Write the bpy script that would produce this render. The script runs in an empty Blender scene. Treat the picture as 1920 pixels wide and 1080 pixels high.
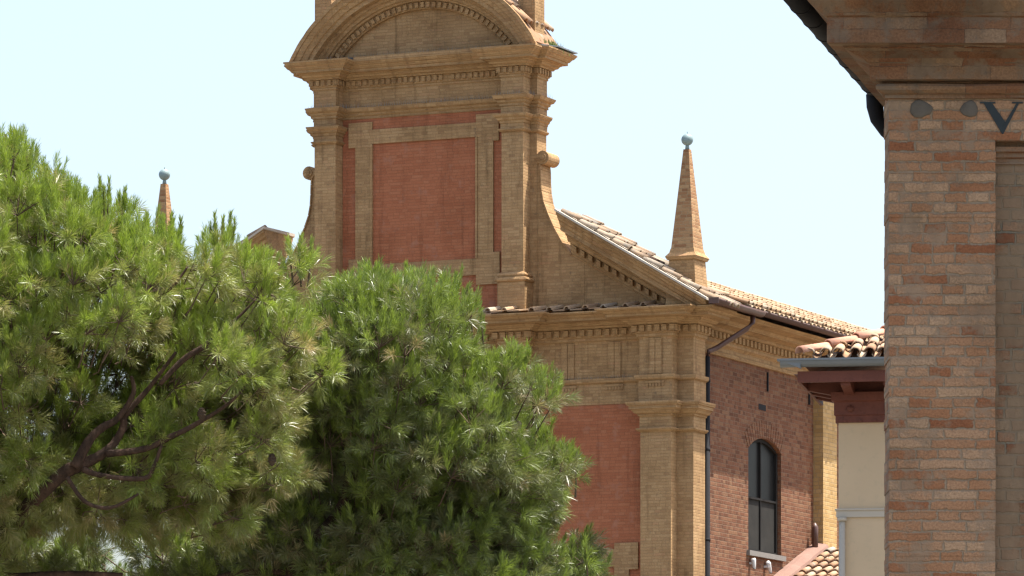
import bpy, bmesh, math, random
import numpy as np
from mathutils import Vector, Matrix

random.seed(7)
C = bpy.context.scene.collection
sc = bpy.context.scene
R_ = math.radians

# ------------------------------------------------------------------ camera, sky, sun, exposure
EYE = 1.6
FPX, HOR = 10000.0, 1770.0            # long lens: focal length and horizon line in photo pixels
cam = bpy.data.cameras.new('camera')
cam.sensor_width = 36.0
cam.lens = 36.0 * FPX / 1920.0
cam.shift_y = (HOR - 540.0) / 1920.0
cam.clip_start = 0.5
cam.clip_end = 6000.0
camo = bpy.data.objects.new('camera', cam)
C.objects.link(camo)
camo.location = (0, 0, EYE)
camo.rotation_euler = (R_(90), 0, 0)
sc.camera = camo

SUN_EL, SUN_AZ = R_(70.0), R_(82.0)    # azimuth clockwise from +Y
S = Vector((math.sin(SUN_AZ) * math.cos(SUN_EL), math.cos(SUN_AZ) * math.cos(SUN_EL), math.sin(SUN_EL)))
sun = bpy.data.lights.new('sun', 'SUN')
sun.energy = 5.0
sun.angle = R_(0.5)
sun.color = (1.0, 0.955, 0.88)
suno = bpy.data.objects.new('sun', sun)
C.objects.link(suno)
suno.rotation_euler = S.to_track_quat('Z', 'Y').to_euler()

world = bpy.data.worlds.new('World')
sc.world = world
world.use_nodes = True
wn = world.node_tree.nodes
wl = world.node_tree.links
sky = wn.new('ShaderNodeTexSky')
sky.sky_type = 'NISHITA'
sky.sun_disc = False
sky.sun_elevation = SUN_EL
sky.sun_rotation = SUN_AZ
sky.air_density = 1.0
sky.dust_density = 4.0
sky.ozone_density = 0.5
bg = wn['Background']
bg.inputs['Strength'].default_value = 0.15
wl.new(sky.outputs[0], bg.inputs['Color'])

sc.view_settings.view_transform = 'Standard'
sc.view_settings.look = 'None'
sc.view_settings.gamma = 1.0
sc.view_settings.use_curve_mapping = False
sc.view_settings.exposure = 1.12
sc.cycles.max_bounces = 6
sc.cycles.diffuse_bounces = 3
sc.cycles.transmission_bounces = 4
sc.cycles.transparent_max_bounces = 8
sc.cycles.filter_width = 1.4


# ------------------------------------------------------------------ node helper and materials
class NT:
    def __init__(s, name):
        s.m = bpy.data.materials.new(name)
        s.m.use_nodes = True
        s.t = s.m.node_tree
        s.n = s.t.nodes
        s.l = s.t.links
        s.b = s.n['Principled BSDF']

    def set(s, sock, v):
        if hasattr(v, 'is_output'):
            s.l.new(v, sock)
        elif v is not None:
            if isinstance(v, (tuple, list)) and len(v) == 3 and sock.type == 'RGBA':
                v = (*v, 1)
            sock.default_value = v

    def math(s, op, a, b=None, c=None, clamp=False):
        n = s.n.new('ShaderNodeMath')
        n.operation = op
        n.use_clamp = clamp
        for i, v in enumerate((a, b, c)):
            if v is not None:
                s.set(n.inputs[i], v)
        return n.outputs[0]

    def vmath(s, op, a, b=None):
        n = s.n.new('ShaderNodeVectorMath')
        n.operation = op
        s.set(n.inputs[0], a)
        if b is not None:
            s.set(n.inputs[1], b)
        return n.outputs[0]

    def comb(s, x, y, z=0.0):
        n = s.n.new('ShaderNodeCombineXYZ')
        for i, v in enumerate((x, y, z)):
            s.set(n.inputs[i], v)
        return n.outputs[0]

    def sep(s, v):
        n = s.n.new('ShaderNodeSeparateXYZ')
        s.set(n.inputs[0], v)
        return n.outputs

    def noise(s, v, scale, detail=4, rough=0.55, out=0):
        n = s.n.new('ShaderNodeTexNoise')
        s.set(n.inputs['Vector'], v)
        n.inputs['Scale'].default_value = scale
        n.inputs['Detail'].default_value = detail
        n.inputs['Roughness'].default_value = rough
        return n.outputs[out]

    def white(s, v, dim='2D'):
        n = s.n.new('ShaderNodeTexWhiteNoise')
        n.noise_dimensions = dim
        if dim == '1D':
            s.set(n.inputs['W'], v)
        else:
            s.set(n.inputs['Vector'], v)
        return n.outputs['Value']

    def ramp(s, f, stops, interp='LINEAR'):
        n = s.n.new('ShaderNodeValToRGB')
        n.color_ramp.interpolation = interp
        e = n.color_ramp.elements
        while len(e) < len(stops):
            e.new(0.5)
        for k, (p, col) in enumerate(stops):
            e[k].position = p
            e[k].color = (*col, 1) if len(col) == 3 else col
        s.set(n.inputs[0], f)
        return n.outputs[0]

    def mr(s, v, a, b, c=0.0, d=1.0, smooth=False):
        n = s.n.new('ShaderNodeMapRange')
        if smooth:
            n.interpolation_type = 'SMOOTHSTEP'
        s.set(n.inputs[0], v)
        for i, x in enumerate((a, b, c, d)):
            s.set(n.inputs[i + 1], x)
        return n.outputs[0]

    def mix(s, f, a, b, mode='MIX'):
        n = s.n.new('ShaderNodeMix')
        n.data_type = 'RGBA'
        n.blend_type = mode
        s.set(n.inputs[0], f)
        s.set(n.inputs[6], a)
        s.set(n.inputs[7], b)
        return n.outputs[2]

    def uv(s):
        return s.n.new('ShaderNodeTexCoord').outputs['UV']

    def obj(s):
        return s.n.new('ShaderNodeTexCoord').outputs['Object']

    def attr(s, name):
        n = s.n.new('ShaderNodeAttribute')
        n.attribute_name = name
        return n.outputs['Fac']

    def bump(s, h, strength=0.5, dist=0.01):
        n = s.n.new('ShaderNodeBump')
        n.inputs['Strength'].default_value = strength
        n.inputs['Distance'].default_value = dist
        s.set(n.inputs['Height'], h)
        s.l.new(n.outputs[0], s.b.inputs['Normal'])
        return n.outputs[0]

    def fin(s, col, rough=0.85, spec=0.25, metal=0.0):
        s.set(s.b.inputs['Base Color'], col)
        s.set(s.b.inputs['Roughness'], rough)
        s.b.inputs['Specular IOR Level'].default_value = spec
        s.b.inputs['Metallic'].default_value = metal
        return s.m


def brick(name, w, h, mort, stops, mcol, wob=0.006, soft=0.003, stain=0.35, stain_col=(0.35, 0.33, 0.3),
          smear=0.0, smear_col=(0.3, 0.27, 0.22), bump=0.6, grain=0.25, split=0.55, streak=0.25, mortvar=0.5, wobscale=9.0, crust=0.0):
    k = NT(name)
    uv = k.uv()
    d = k.noise(uv, wobscale, 4, 0.65, 1)
    uvd = k.vmath('ADD', uv, k.vmath('SCALE', k.vmath('SUBTRACT', d, (0.5, 0.5, 0.5)), None))
    sc_node = uvd.node.inputs[1].links[0].from_node
    sc_node.inputs['Scale'].default_value = wob * 2
    o = k.sep(uvd)
    y = k.math('DIVIDE', o[1], h)
    row = k.math('FLOOR', y)
    fy = k.math('FRACT', y)
    x = k.math('ADD', k.math('DIVIDE', o[0], w), k.white(row, '1D'))
    col = k.math('FLOOR', x)
    fx = k.math('FRACT', x)
    r1 = k.white(k.comb(col, row))
    sp = k.math('GREATER_THAN', r1, 1 - split)
    fx2 = k.math('MULTIPLY', fx, k.math('ADD', sp, 1.0))
    sub = k.math('FLOOR', fx2)
    fxx = k.math('FRACT', fx2)
    bw = k.math('DIVIDE', w, k.math('ADD', sp, 1.0))
    cid = k.comb(k.math('ADD', k.math('MULTIPLY', col, 2.0), sub), k.math('ADD', row, 0.37))
    dx = k.math('MULTIPLY', k.math('MINIMUM', fxx, k.math('SUBTRACT', 1.0, fxx)), bw)
    dy = k.math('MULTIPLY', k.math('MINIMUM', fy, k.math('SUBTRACT', 1.0, fy)), h)
    dd = k.math('MINIMUM', dx, dy)
    n1 = k.noise(uv, 28.0, 4, 0.6)
    dd = k.math('ADD', dd, k.math('MULTIPLY', k.math('SUBTRACT', n1, 0.5), mort * mortvar * 2))
    mask = k.mr(dd, mort * 0.5 - soft, mort * 0.5 + soft, 0, 1, True)
    rc = k.white(cid)
    rc = k.math('ADD', k.math('MULTIPLY', rc, 0.86), k.math('MULTIPLY', k.noise(uv, 14.0, 3), 0.14))
    bc = k.ramp(rc, stops)
    g = k.noise(uv, 60.0, 5, 0.7)
    bc = k.mix(grain, bc, k.ramp(g, [(0.3, (0.25, 0.22, 0.2)), (0.7, (0.8, 0.78, 0.75))]), 'OVERLAY')
    mc = k.mix(k.noise(uv, 20.0, 4), k_scale(mcol, 0.65), k_scale(mcol, 1.25))
    c = k.mix(mask, mc, bc)
    if smear > 0:
        sn = k.noise(uv, 3.1, 6, 0.68)
        sm = k.mr(sn, 0.60 - smear * 0.25, 0.70 - smear * 0.2, 0, 0.8, True)
        c = k.mix(sm, c, k.mix(k.noise(uv, 11.0, 4), k_scale(smear_col, 0.7), k_scale(smear_col, 1.2)))
        mask = k.math('MULTIPLY', mask, k.math('SUBTRACT', 1.0, k.math('MULTIPLY', sm, 0.8)))
    st = k.mr(k.noise(uv, 0.9, 6, 0.62), 0.42, 0.72, 0, stain, True)
    c = k.mix(st, c, k.mix(1.0, c, (*stain_col, 1), 'MULTIPLY'))
    if streak > 0:
        sv = k.vmath('MULTIPLY', uv, (7.0, 0.45, 1.0))
        s2 = k.mr(k.noise(sv, 1.0, 5, 0.6), 0.5, 0.78, 0, streak, True)
        c = k.mix(s2, c, k.mix(1.0, c, (0.5, 0.48, 0.46, 1), 'MULTIPLY'))
    if crust > 0:
        cr = k.mr(k.noise(k.vmath('MULTIPLY', uv, (1.6, 1.0, 1.0)), 5.0, 8, 0.75), 0.56, 0.70, 0, crust, True)
        c = k.mix(cr, c, (0.10, 0.08, 0.06, 1))
    hgt = k.math('ADD', k.math('MULTIPLY', mask, 1.0), k.math('MULTIPLY', g, 0.45))
    k.bump(hgt, bump, 0.012)
    return k.fin(c, 0.9, 0.2)


def k_scale(c, f):
    return (min(1, c[0] * f), min(1, c[1] * f), min(1, c[2] * f), 1)


def plain(name, col, rough=0.8, var=0.25, scale=3.0, spec=0.3, metal=0.0, bump=0.0, speck=None):
    k = NT(name)
    o = k.obj()
    c = k.mix(k.noise(o, scale, 6, 0.62), k_scale(col, 1 - var), k_scale(col, 1 + var))
    if speck:
        f = k.mr(k.noise(o, scale * 5, 5, 0.7), 0.52, 0.68, 0, speck[1], True)
        c = k.mix(f, c, (*speck[0], 1))
    if bump:
        k.bump(k.noise(o, scale * 8, 5, 0.6), bump, 0.01)
    return k.fin(c, rough, spec, metal)


def tile_mat(name, stops, lich=(0.30, 0.29, 0.25), lamt=0.55):
    k = NT(name)
    o = k.obj()
    r = k.attr('rnd')
    c = k.ramp(r, stops)
    n = k.noise(o, 9.0, 6, 0.7)
    c = k.mix(0.35, c, k.ramp(n, [(0.3, (0.3, 0.28, 0.26)), (0.7, (0.75, 0.73, 0.7))]), 'OVERLAY')
    l = k.mr(k.noise(o, 4.0, 6, 0.72), 0.5, 0.66, 0, lamt, True)
    c = k.mix(l, c, (*lich, 1))
    k.bump(n, 0.4, 0.01)
    return k.fin(c, 0.9, 0.2)


TAN = [(0.0, (0.285, 0.172, 0.086)), (0.25, (0.35, 0.22, 0.108)), (0.6, (0.378, 0.241, 0.118)), (0.85, (0.405, 0.266, 0.135)), (1.0, (0.36, 0.193, 0.098))]
M_tan = brick('tan_brick', 0.24, 0.058, 0.009, TAN, (0.335, 0.215, 0.10), stain=0.6, stain_col=(0.56, 0.51, 0.45), bump=0.5, grain=0.45, streak=0.8, crust=0.5)
M_red = brick('red_washed_brick', 0.24, 0.058, 0.008, [(0.0, (0.315, 0.112, 0.055)), (0.4, (0.345, 0.126, 0.062)), (0.8, (0.37, 0.14, 0.07)), (1.0, (0.36, 0.152, 0.08))],
              (0.285, 0.115, 0.058), stain=0.6, stain_col=(0.70, 0.66, 0.60), bump=0.4, grain=0.45, streak=0.55, smear=0.2, smear_col=(0.36, 0.16, 0.095))
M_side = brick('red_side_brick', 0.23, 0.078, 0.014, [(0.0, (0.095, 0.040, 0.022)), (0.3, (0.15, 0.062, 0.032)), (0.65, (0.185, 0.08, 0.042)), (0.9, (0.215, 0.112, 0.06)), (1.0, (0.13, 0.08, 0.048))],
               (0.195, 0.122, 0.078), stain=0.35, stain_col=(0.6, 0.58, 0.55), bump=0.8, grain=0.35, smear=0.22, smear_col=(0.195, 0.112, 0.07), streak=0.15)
M_yel = brick('yellow_brick', 0.25, 0.08, 0.012, [(0.0, (0.34, 0.22, 0.09)), (0.5, (0.44, 0.29, 0.12)), (1.0, (0.48, 0.33, 0.16))], (0.38, 0.28, 0.15), bump=0.7, stain=0.3, stain_col=(0.65, 0.6, 0.55))
M_obel = brick('obelisk_brick', 0.25, 0.062, 0.010, [(0.0, (0.22, 0.11, 0.052)), (0.4, (0.30, 0.165, 0.08)), (1.0, (0.37, 0.24, 0.122))], (0.34, 0.235, 0.13), bump=0.6, stain=0.4, stain_col=(0.7, 0.65, 0.6))
M_near = brick('weathered_brick', 0.34, 0.077, 0.013,
               [(0.0, (0.175, 0.062, 0.028)), (0.13, (0.25, 0.108, 0.052)), (0.3, (0.30, 0.158, 0.083)), (0.6, (0.32, 0.188, 0.108)), (0.85, (0.37, 0.25, 0.155)), (1.0, (0.22, 0.15, 0.10))],
               (0.27, 0.208, 0.142), wob=0.022, soft=0.006, stain=0.6, stain_col=(0.58, 0.55, 0.50), smear=0.42, smear_col=(0.275, 0.195, 0.128), bump=0.75, grain=0.65, split=0.36, streak=0.2, mortvar=1.5, wobscale=6.5, crust=0.45)
M_nearrec = brick('mortar_smeared_brick', 0.30, 0.088, 0.016,
                  [(0.0, (0.15, 0.06, 0.03)), (0.3, (0.22, 0.11, 0.06)), (0.7, (0.24, 0.16, 0.10)), (1.0, (0.25, 0.19, 0.12))],
                  (0.17, 0.155, 0.115), wob=0.012, stain=0.4, stain_col=(0.6, 0.58, 0.5), smear=1.0, smear_col=(0.215, 0.155, 0.098), bump=1.0, grain=0.4, mortvar=0.9)
M_nearcor = brick('stained_cornice_brick', 0.62, 0.115, 0.003, [(0.0, (0.155, 0.068, 0.035)), (0.4, (0.185, 0.095, 0.05)), (0.8, (0.21, 0.13, 0.075)), (1.0, (0.24, 0.17, 0.11))],
                  (0.12, 0.08, 0.055), wob=0.016, stain=0.8, stain_col=(0.42, 0.37, 0.33), smear=0.55, smear_col=(0.19, 0.14, 0.095), bump=0.5, grain=0.6, mortvar=2.0, crust=0.75)
TILE = [(0.0, (0.24, 0.13, 0.075)), (0.3, (0.33, 0.20, 0.115)), (0.6, (0.39, 0.25, 0.155)), (0.85, (0.42, 0.31, 0.21)), (1.0, (0.33, 0.28, 0.22))]
M_tile = tile_mat('terracotta_tile', TILE)
M_tilepale = tile_mat('sun_bleached_tile', [(0.0, (0.26, 0.16, 0.095)), (0.3, (0.36, 0.245, 0.15)), (0.7, (0.42, 0.31, 0.20)), (1.0, (0.37, 0.31, 0.235))], (0.33, 0.28, 0.205), 0.55)
M_tileold = tile_mat('lichened_tile', [(0.0, (0.16, 0.105, 0.07)), (0.4, (0.27, 0.195, 0.13)), (0.75, (0.33, 0.26, 0.185)), (1.0, (0.24, 0.215, 0.18))], (0.19, 0.18, 0.155), 0.75)
M_tilepink = tile_mat('pink_ridge_tile', [(0.0, (0.42, 0.21, 0.14)), (1.0, (0.52, 0.27, 0.18))], (0.45, 0.33, 0.26), 0.3)
M_mortar = plain('lime_mortar', (0.45, 0.40, 0.33), 0.95, 0.35, 6.0, bump=0.5)
M_pinkmortar = plain('pink_mortar', (0.235, 0.14, 0.108), 0.95, 0.25, 3.0, bump=0.5)
M_copper = plain('weathered_copper', (0.20, 0.27, 0.27), 0.55, 0.35, 9.0, speck=((0.13, 0.2, 0.17), 0.5))
M_rust = plain('brown_painted_metal', (0.085, 0.040, 0.028), 0.45, 0.3, 3.0, 0.5)
M_black = plain('dark_metal', (0.014, 0.014, 0.016), 0.8, 0.3, 4.0, 0.2)
M_grey = plain('grey_zinc', (0.145, 0.16, 0.165), 0.45, 0.2, 2.0, 0.5)
M_lead = plain('stained_lead', (0.10, 0.10, 0.10), 0.8, 0.5, 5.0, 0.2)
M_cream = plain('cream_plaster', (0.52, 0.395, 0.25), 0.9, 0.09, 1.6, bump=0.2, speck=((0.42, 0.34, 0.225), 0.4))
M_pale = plain('pale_trim', (0.44, 0.39, 0.31), 0.85, 0.06, 2.0)
M_wood = plain('red_stained_wood', (0.135, 0.043, 0.026), 0.6, 0.4, 4.0, bump=0.3, speck=((0.07, 0.022, 0.014), 0.5))
M_frame = plain('dark_window_frame', (0.02, 0.018, 0.016), 0.8, 0.3, 4.0, 0.15)
M_sill = plain('grey_stone', (0.20, 0.185, 0.165), 0.85, 0.2, 6.0)
M_white = plain('white_enamel', (0.62, 0.61, 0.58), 0.4, 0.08, 4.0, 0.5)
M_cement = plain('grey_cement', (0.115, 0.10, 0.08), 0.95, 0.3, 14.0, bump=0.6, speck=((0.14, 0.11, 0.085), 0.4))
M_letter = plain('black_letter_paint', (0.022, 0.030, 0.032), 0.6, 0.4, 20.0)
M_ground = plain('pale_paving', (0.14, 0.125, 0.10), 0.95, 0.15, 0.2)
M_cone = plain('pine_cone_brown', (0.06, 0.04, 0.025), 0.8, 0.4, 20.0)
M_spike = plain('steel_spikes', (0.22, 0.22, 0.22), 0.4, 0.1, 2.0, 0.5)
M_grass = plain('weed_green', (0.10, 0.17, 0.03), 0.7, 0.4, 12.0)


def glass_mat():
    k = NT('dusty_dark_glass')
    o = k.obj()
    c = k.mix(k.noise(o, 2.5, 5), (0.008, 0.009, 0.009, 1), (0.02, 0.02, 0.019, 1))
    return k.fin(c, 0.3, 0.06)


def mesh_mat():
    k = NT('insect_mesh')
    o = k.obj()
    c = k.mix(k.noise(o, 3.0, 5), (0.022, 0.022, 0.02, 1), (0.05, 0.047, 0.042, 1))
    return k.fin(c, 0.9, 0.08)


M_glass = glass_mat()
M_mesh = mesh_mat()


def bark_mat():
    k = NT('pine_bark')
    o = k.obj()
    n = k.noise(k.vmath('MULTIPLY', o, (1.0, 1.0, 0.5)), 16.0, 6, 0.7)
    c = k.ramp(n, [(0.3, (0.022, 0.014, 0.010)), (0.58, (0.075, 0.045, 0.030)), (0.78, (0.19, 0.115, 0.08))])
    k.bump(n, 1.0, 0.02)
    return k.fin(c, 0.9, 0.2)


M_bark = bark_mat()
M_twig = plain('grey_twig', (0.11, 0.075, 0.05), 0.85, 0.4, 20.0)


def needle_mat(name, young, mid, old, straw):
    k = NT(name)
    a = k.attr('age')
    r = k.attr('rnd')
    c = k.ramp(a, [(0.0, young), (0.35, mid), (0.8, old), (1.0, straw)])
    c = k.mix(0.55, c, k.ramp(r, [(0.0, (0.32, 0.33, 0.32)), (1.0, (0.72, 0.70, 0.66))]), 'OVERLAY')
    k.fin(c, 0.38, 0.7)
    tr = k.n.new('ShaderNodeBsdfTranslucent')
    k.l.new(k.mix(1.0, c, (1.0, 1.05, 0.7, 1), 'MULTIPLY'), tr.inputs[0])
    mx = k.n.new('ShaderNodeMixShader')
    mx.inputs[0].default_value = 0.30
    k.l.new(k.b.outputs[0], mx.inputs[1])
    k.l.new(tr.outputs[0], mx.inputs[2])
    k.l.new(mx.outputs[0], k.n['Material Output'].inputs[0])
    return k.m


M_needL = needle_mat('olive_pine_needles', (0.255, 0.345, 0.045), (0.235, 0.27, 0.075), (0.28, 0.255, 0.105), (0.46, 0.36, 0.19))
M_needR = needle_mat('green_pine_needles', (0.24, 0.32, 0.05), (0.15, 0.182, 0.06), (0.175, 0.172, 0.082), (0.36, 0.28, 0.15))


# ------------------------------------------------------------------ mesh helpers
class MB:
    def __init__(s, jit=0.0):
        s.v = []
        s.f = []
        s.mi = []
        s.rn = []
        s.jit = jit
        s.sm = []

    def add(s, vs, fs, mi=0, rn=None, smooth=False):
        o = len(s.v)
        s.v += [tuple(v) for v in vs]
        for f in fs:
            s.f.append(tuple(i + o for i in f))
            s.mi.append(mi)
            s.rn.append(random.random() if rn is None else rn)
            s.sm.append(smooth)

    def box(s, x0, x1, y0, y1, z0, z1, mi=0, rn=None):
        vs = [(x, y, z) for z in (z0, z1) for y in (y0, y1) for x in (x0, x1)]
        s.add(vs, [(0, 2, 3, 1), (4, 5, 7, 6), (0, 1, 5, 4), (2, 6, 7, 3), (0, 4, 6, 2), (1, 3, 7, 5)], mi, rn)

    def obox(s, c, ax, ay, az, mi=0, rn=None):
        """box about c with half vectors ax, ay, az"""
        c, ax, ay, az = map(Vector, (c, ax, ay, az))
        vs = [c + ax * i + ay * j + az * k for k in (-1, 1) for j in (-1, 1) for i in (-1, 1)]
        s.add(vs, [(0, 2, 3, 1), (4, 5, 7, 6), (0, 1, 5, 4), (2, 6, 7, 3), (0, 4, 6, 2), (1, 3, 7, 5)], mi, rn)

    def frustum(s, cx, cy, z0, z1, a0, b0, a1, b1, mi=0):
        vs = [(cx + i * a0, cy + j * b0, z0) for i, j in ((-1, -1), (1, -1), (1, 1), (-1, 1))]
        vs += [(cx + i * a1, cy + j * b1, z1) for i, j in ((-1, -1), (1, -1), (1, 1), (-1, 1))]
        s.add(vs, [(3, 2, 1, 0), (4, 5, 6, 7)] + [(k, (k + 1) % 4, 4 + (k + 1) % 4, 4 + k) for k in range(4)], mi)

    def prism(s, poly, y0, y1, mi=0):
        """poly in (x, z), extruded y0..y1"""
        n = len(poly)
        vs = [(x, y0, z) for x, z in poly] + [(x, y1, z) for x, z in poly]
        s.add(vs, [tuple(range(n)), tuple(range(2 * n - 1, n - 1, -1))] + [(k, n + k, n + (k + 1) % n, (k + 1) % n) for k in range(n)], mi)

    def zprism(s, poly, z0, z1, mi=0):
        n = len(poly)
        vs = [(x, y, z0) for x, y in poly] + [(x, y, z1) for x, y in poly]
        s.add(vs, [tuple(range(n - 1, -1, -1)), tuple(range(n, 2 * n))] + [(k, (k + 1) % n, n + (k + 1) % n, n + k) for k in range(n)], mi)

    def loft(s, rings, closed_ring=True, caps=True, smooth=False, mi=0, loop=False, rn=None):
        n = len(rings[0])
        vs = [p for r in rings for p in r]
        fs = []
        m = len(rings)
        for a in range(m if loop else m - 1):
            b = (a + 1) % m
            for k in range(n if closed_ring else n - 1):
                k2 = (k + 1) % n
                fs.append((a * n + k, a * n + k2, b * n + k2, b * n + k))
        if caps and not loop:
            fs.append(tuple(range(n - 1, -1, -1)))
            fs.append(tuple((m - 1) * n + k for k in range(n)))
        s.add(vs, fs, mi, rn, smooth)

    def sweep(s, prof, path, closed=False, sub=0.0, jit=0.0, mi=0):
        """prof: (proj, z) list; path: (x, y) list walked with the outside on its right"""
        P = [Vector((a, b)) for a, b in path]
        n = len(P)
        pts, offs = [], []
        def nrm(a, b):
            d = (b - a).normalized()
            return Vector((d.y, -d.x))
        for i in range(n):
            if closed or 0 < i < n - 1:
                n1 = nrm(P[i - 1], P[i])
                n2 = nrm(P[i], P[(i + 1) % n])
                m = (n1 + n2) / max(1e-6, 1 + n1.dot(n2))
            elif i == 0:
                m = nrm(P[0], P[1])
            else:
                m = nrm(P[n - 2], P[n - 1])
            pts.append(P[i])
            offs.append(m)
        ring_p, ring_o, ring_j = [], [], []
        for i in range(n):
            ring_p.append(pts[i]); ring_o.append(offs[i]); ring_j.append(0)
            j = (i + 1) % n
            if sub and (closed or i < n - 1):
                L = (pts[j] - pts[i]).length
                c = int(L / sub)
                for q in range(1, c):
                    t = q / c
                    nn = nrm(pts[i], pts[j])
                    a = pts[i].lerp(pts[j], t)
                    ring_p.append(a)
                    ring_o.append(offs[i].lerp(offs[j], t))
                    ring_j.append(1)
        rings = []
        ph = random.random() * 100
        for a, o, jj in zip(ring_p, ring_o, ring_j):
            r = []
            for (p, z) in prof:
                dz = random.uniform(-jit, jit) if jj else 0
                dp = random.uniform(-jit, jit) if jj and p > 0.03 else 0
                q = a + o * (p + dp)
                r.append((q.x, q.y, z + dz))
            rings.append(r)
        s.loft(rings, True, True, False, mi, closed)

    def dentils(s, path, p, depth, z0, z1, pitch, wid, closed=False, mi=0):
        n = len(path)
        P = [Vector((a, b)) for a, b in path]
        for i in range(n if closed else n - 1):
            a, b = P[i], P[(i + 1) % n]
            # straight run after mitre: convex corners lengthen, concave shorten; keep to the run itself
            d = (b - a)
            L = d.length
            d.normalize()
            nn = Vector((d.y, -d.x))
            def turn(k):
                if not closed and (k == 0 or k == n - 1):
                    return 0
                u = (P[k] - P[k - 1]).normalized()
                v = (P[(k + 1) % n] - P[k]).normalized()
                return 1 if u.x * v.y - u.y * v.x > 0 else -1
            s0 = -turn(i) * (p + depth)
            s1 = L + turn((i + 1) % n) * (p + depth)
            c = max(1, int(round((s1 - s0) / pitch)))
            st = (s1 - s0) / c
            for q in range(c):
                t = s0 + (q + 0.5) * st + random.uniform(-0.006, 0.006)
                if random.random() < 0.02:
                    continue
                e = a + d * t + nn * (p + depth * 0.5 - 0.02)
                s.obox((e.x, e.y, (z0 + z1) / 2), (d.x * wid / 2, d.y * wid / 2, 0), (nn.x * (depth * 0.5 + 0.02), nn.y * (depth * 0.5 + 0.02), 0), (0, 0, (z1 - z0) / 2), mi)

    def tube(s, pts, rad, n=8, mi=0, caps=True, smooth=True):
        pts = [Vector(p) for p in pts]
        if not isinstance(rad, (list, tuple)):
            rad = [rad] * len(pts)
        rings = []
        ref = Vector((0.31, 0.17, 0.93)).normalized()
        for i, p in enumerate(pts):
            t = (pts[min(i + 1, len(pts) - 1)] - pts[max(i - 1, 0)]).normalized()
            a = t.cross(ref)
            if a.length < 0.1:
                a = t.cross(Vector((1, 0, 0)))
            a.normalize()
            b = t.cross(a)
            rings.append([p + (a * math.cos(2 * math.pi * k / n) + b * math.sin(2 * math.pi * k / n)) * rad[i] for k in range(n)])
        s.loft(rings, True, caps, smooth, mi)

    def half_tube(s, pts, rad, up, n=7, thick=0.015, mi=0, open_up=False, rn=None, ang=math.pi, smooth=True):
        """half-round shell along pts: a roof cover tile (or a gutter when open_up)"""
        pts = [Vector(p) for p in pts]
        up = Vector(up).normalized()
        if not isinstance(rad, (list, tuple)):
            rad = [rad] * len(pts)
        rings = []
        for i, p in enumerate(pts):
            t = (pts[min(i + 1, len(pts) - 1)] - pts[max(i - 1, 0)]).normalized()
            side = t.cross(up).normalized()
            u2 = side.cross(t).normalized()
            if open_up:
                u2 = -u2
            ring = []
            for rr, seq in ((rad[i], range(n)), (rad[i] - thick, range(n - 1, -1, -1))):
                for k in seq:
                    a = -ang / 2 + ang * k / (n - 1)
                    ring.append(p + (side * math.sin(a) + u2 * (math.cos(a))) * rr)
            rings.append(ring)
        s.loft(rings, True, True, smooth, mi, rn=rn if rn is not None else random.random())

    def sphere(s, c, r, seg=20, rings=12, mi=0, sz=1.0):
        c = Vector(c)
        rr = []
        for i in range(1, rings):
            th = math.pi * i / rings
            rr.append([c + Vector((math.sin(th) * math.cos(2 * math.pi * k / seg), math.sin(th) * math.sin(2 * math.pi * k / seg), -math.cos(th) * sz)) * r for k in range(seg)])
        s.loft(rr, True, True, True, mi)

    def bisect(s, co, no):
        """drop everything on the +no side of the plane"""
        bm = bmesh.new()
        vs = [bm.verts.new(v) for v in s.v]
        for f in s.f:
            try:
                bm.faces.new([vs[i] for i in f])
            except ValueError:
                pass
        g = bm.verts[:] + bm.edges[:] + bm.faces[:]
        r = bmesh.ops.bisect_plane(bm, geom=g, plane_co=co, plane_no=no, clear_outer=True)
        ed = [e for e in r['geom_cut'] if isinstance(e, bmesh.types.BMEdge)]
        if ed:
            try:
                bmesh.ops.holes_fill(bm, edges=ed)
            except Exception:
                pass
        bm.verts.index_update()
        s.v = [tuple(v.co) for v in bm.verts]
        s.f = [tuple(v.index for v in f.verts) for f in bm.faces]
        s.mi = [0] * len(s.f)
        s.rn = [random.random() for _ in s.f]
        s.sm = [False] * len(s.f)
        bm.free()

    def build(s, name, mats, parent=None, label=None, recalc=True, uvrot=None):
        me = bpy.data.meshes.new(name)
        me.from_pydata(s.v, [], s.f)
        if not isinstance(mats, (list, tuple)):
            mats = [mats]
        for m in mats:
            me.materials.append(m)
        me.polygons.foreach_set('material_index', s.mi)
        me.polygons.foreach_set('use_smooth', s.sm)
        at = me.attributes.new('rnd', 'FLOAT', 'FACE')
        at.data.foreach_set('value', s.rn)
        if recalc:
            bm = bmesh.new()
            bm.from_mesh(me)
            bmesh.ops.recalc_face_normals(bm, faces=bm.faces[:])
            bm.to_mesh(me)
            bm.free()
        me.update()
        uvl = me.uv_layers.new(name='UVMap')
        nl = len(me.loops)
        co = np.empty(len(me.vertices) * 3); me.vertices.foreach_get('co', co); co = co.reshape(-1, 3)
        li = np.empty(nl, dtype=np.int32); me.loops.foreach_get('vertex_index', li)
        npoly = len(me.polygons)
        nr = np.empty(npoly * 3); me.polygons.foreach_get('normal', nr); nr = nr.reshape(-1, 3)
        lt = np.empty(npoly, dtype=np.int32); me.polygons.foreach_get('loop_total', lt)
        ln = np.repeat(nr, lt, axis=0)
        P = co[li]
        hz = np.abs(ln[:, 2]) > 0.8
        hl = np.hypot(ln[:, 0], ln[:, 1]); hl[hl < 1e-6] = 1
        tx, ty = -ln[:, 1] / hl, ln[:, 0] / hl
        # pick a stable tangent: mostly-x faces use y, others x
        u = np.where(np.abs(ln[:, 0]) > np.abs(ln[:, 1]), P[:, 1], P[:, 0])
        v = np.where(hz, P[:, 1] + 0.03, P[:, 2])
        u = np.where(hz, P[:, 0], u)
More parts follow.
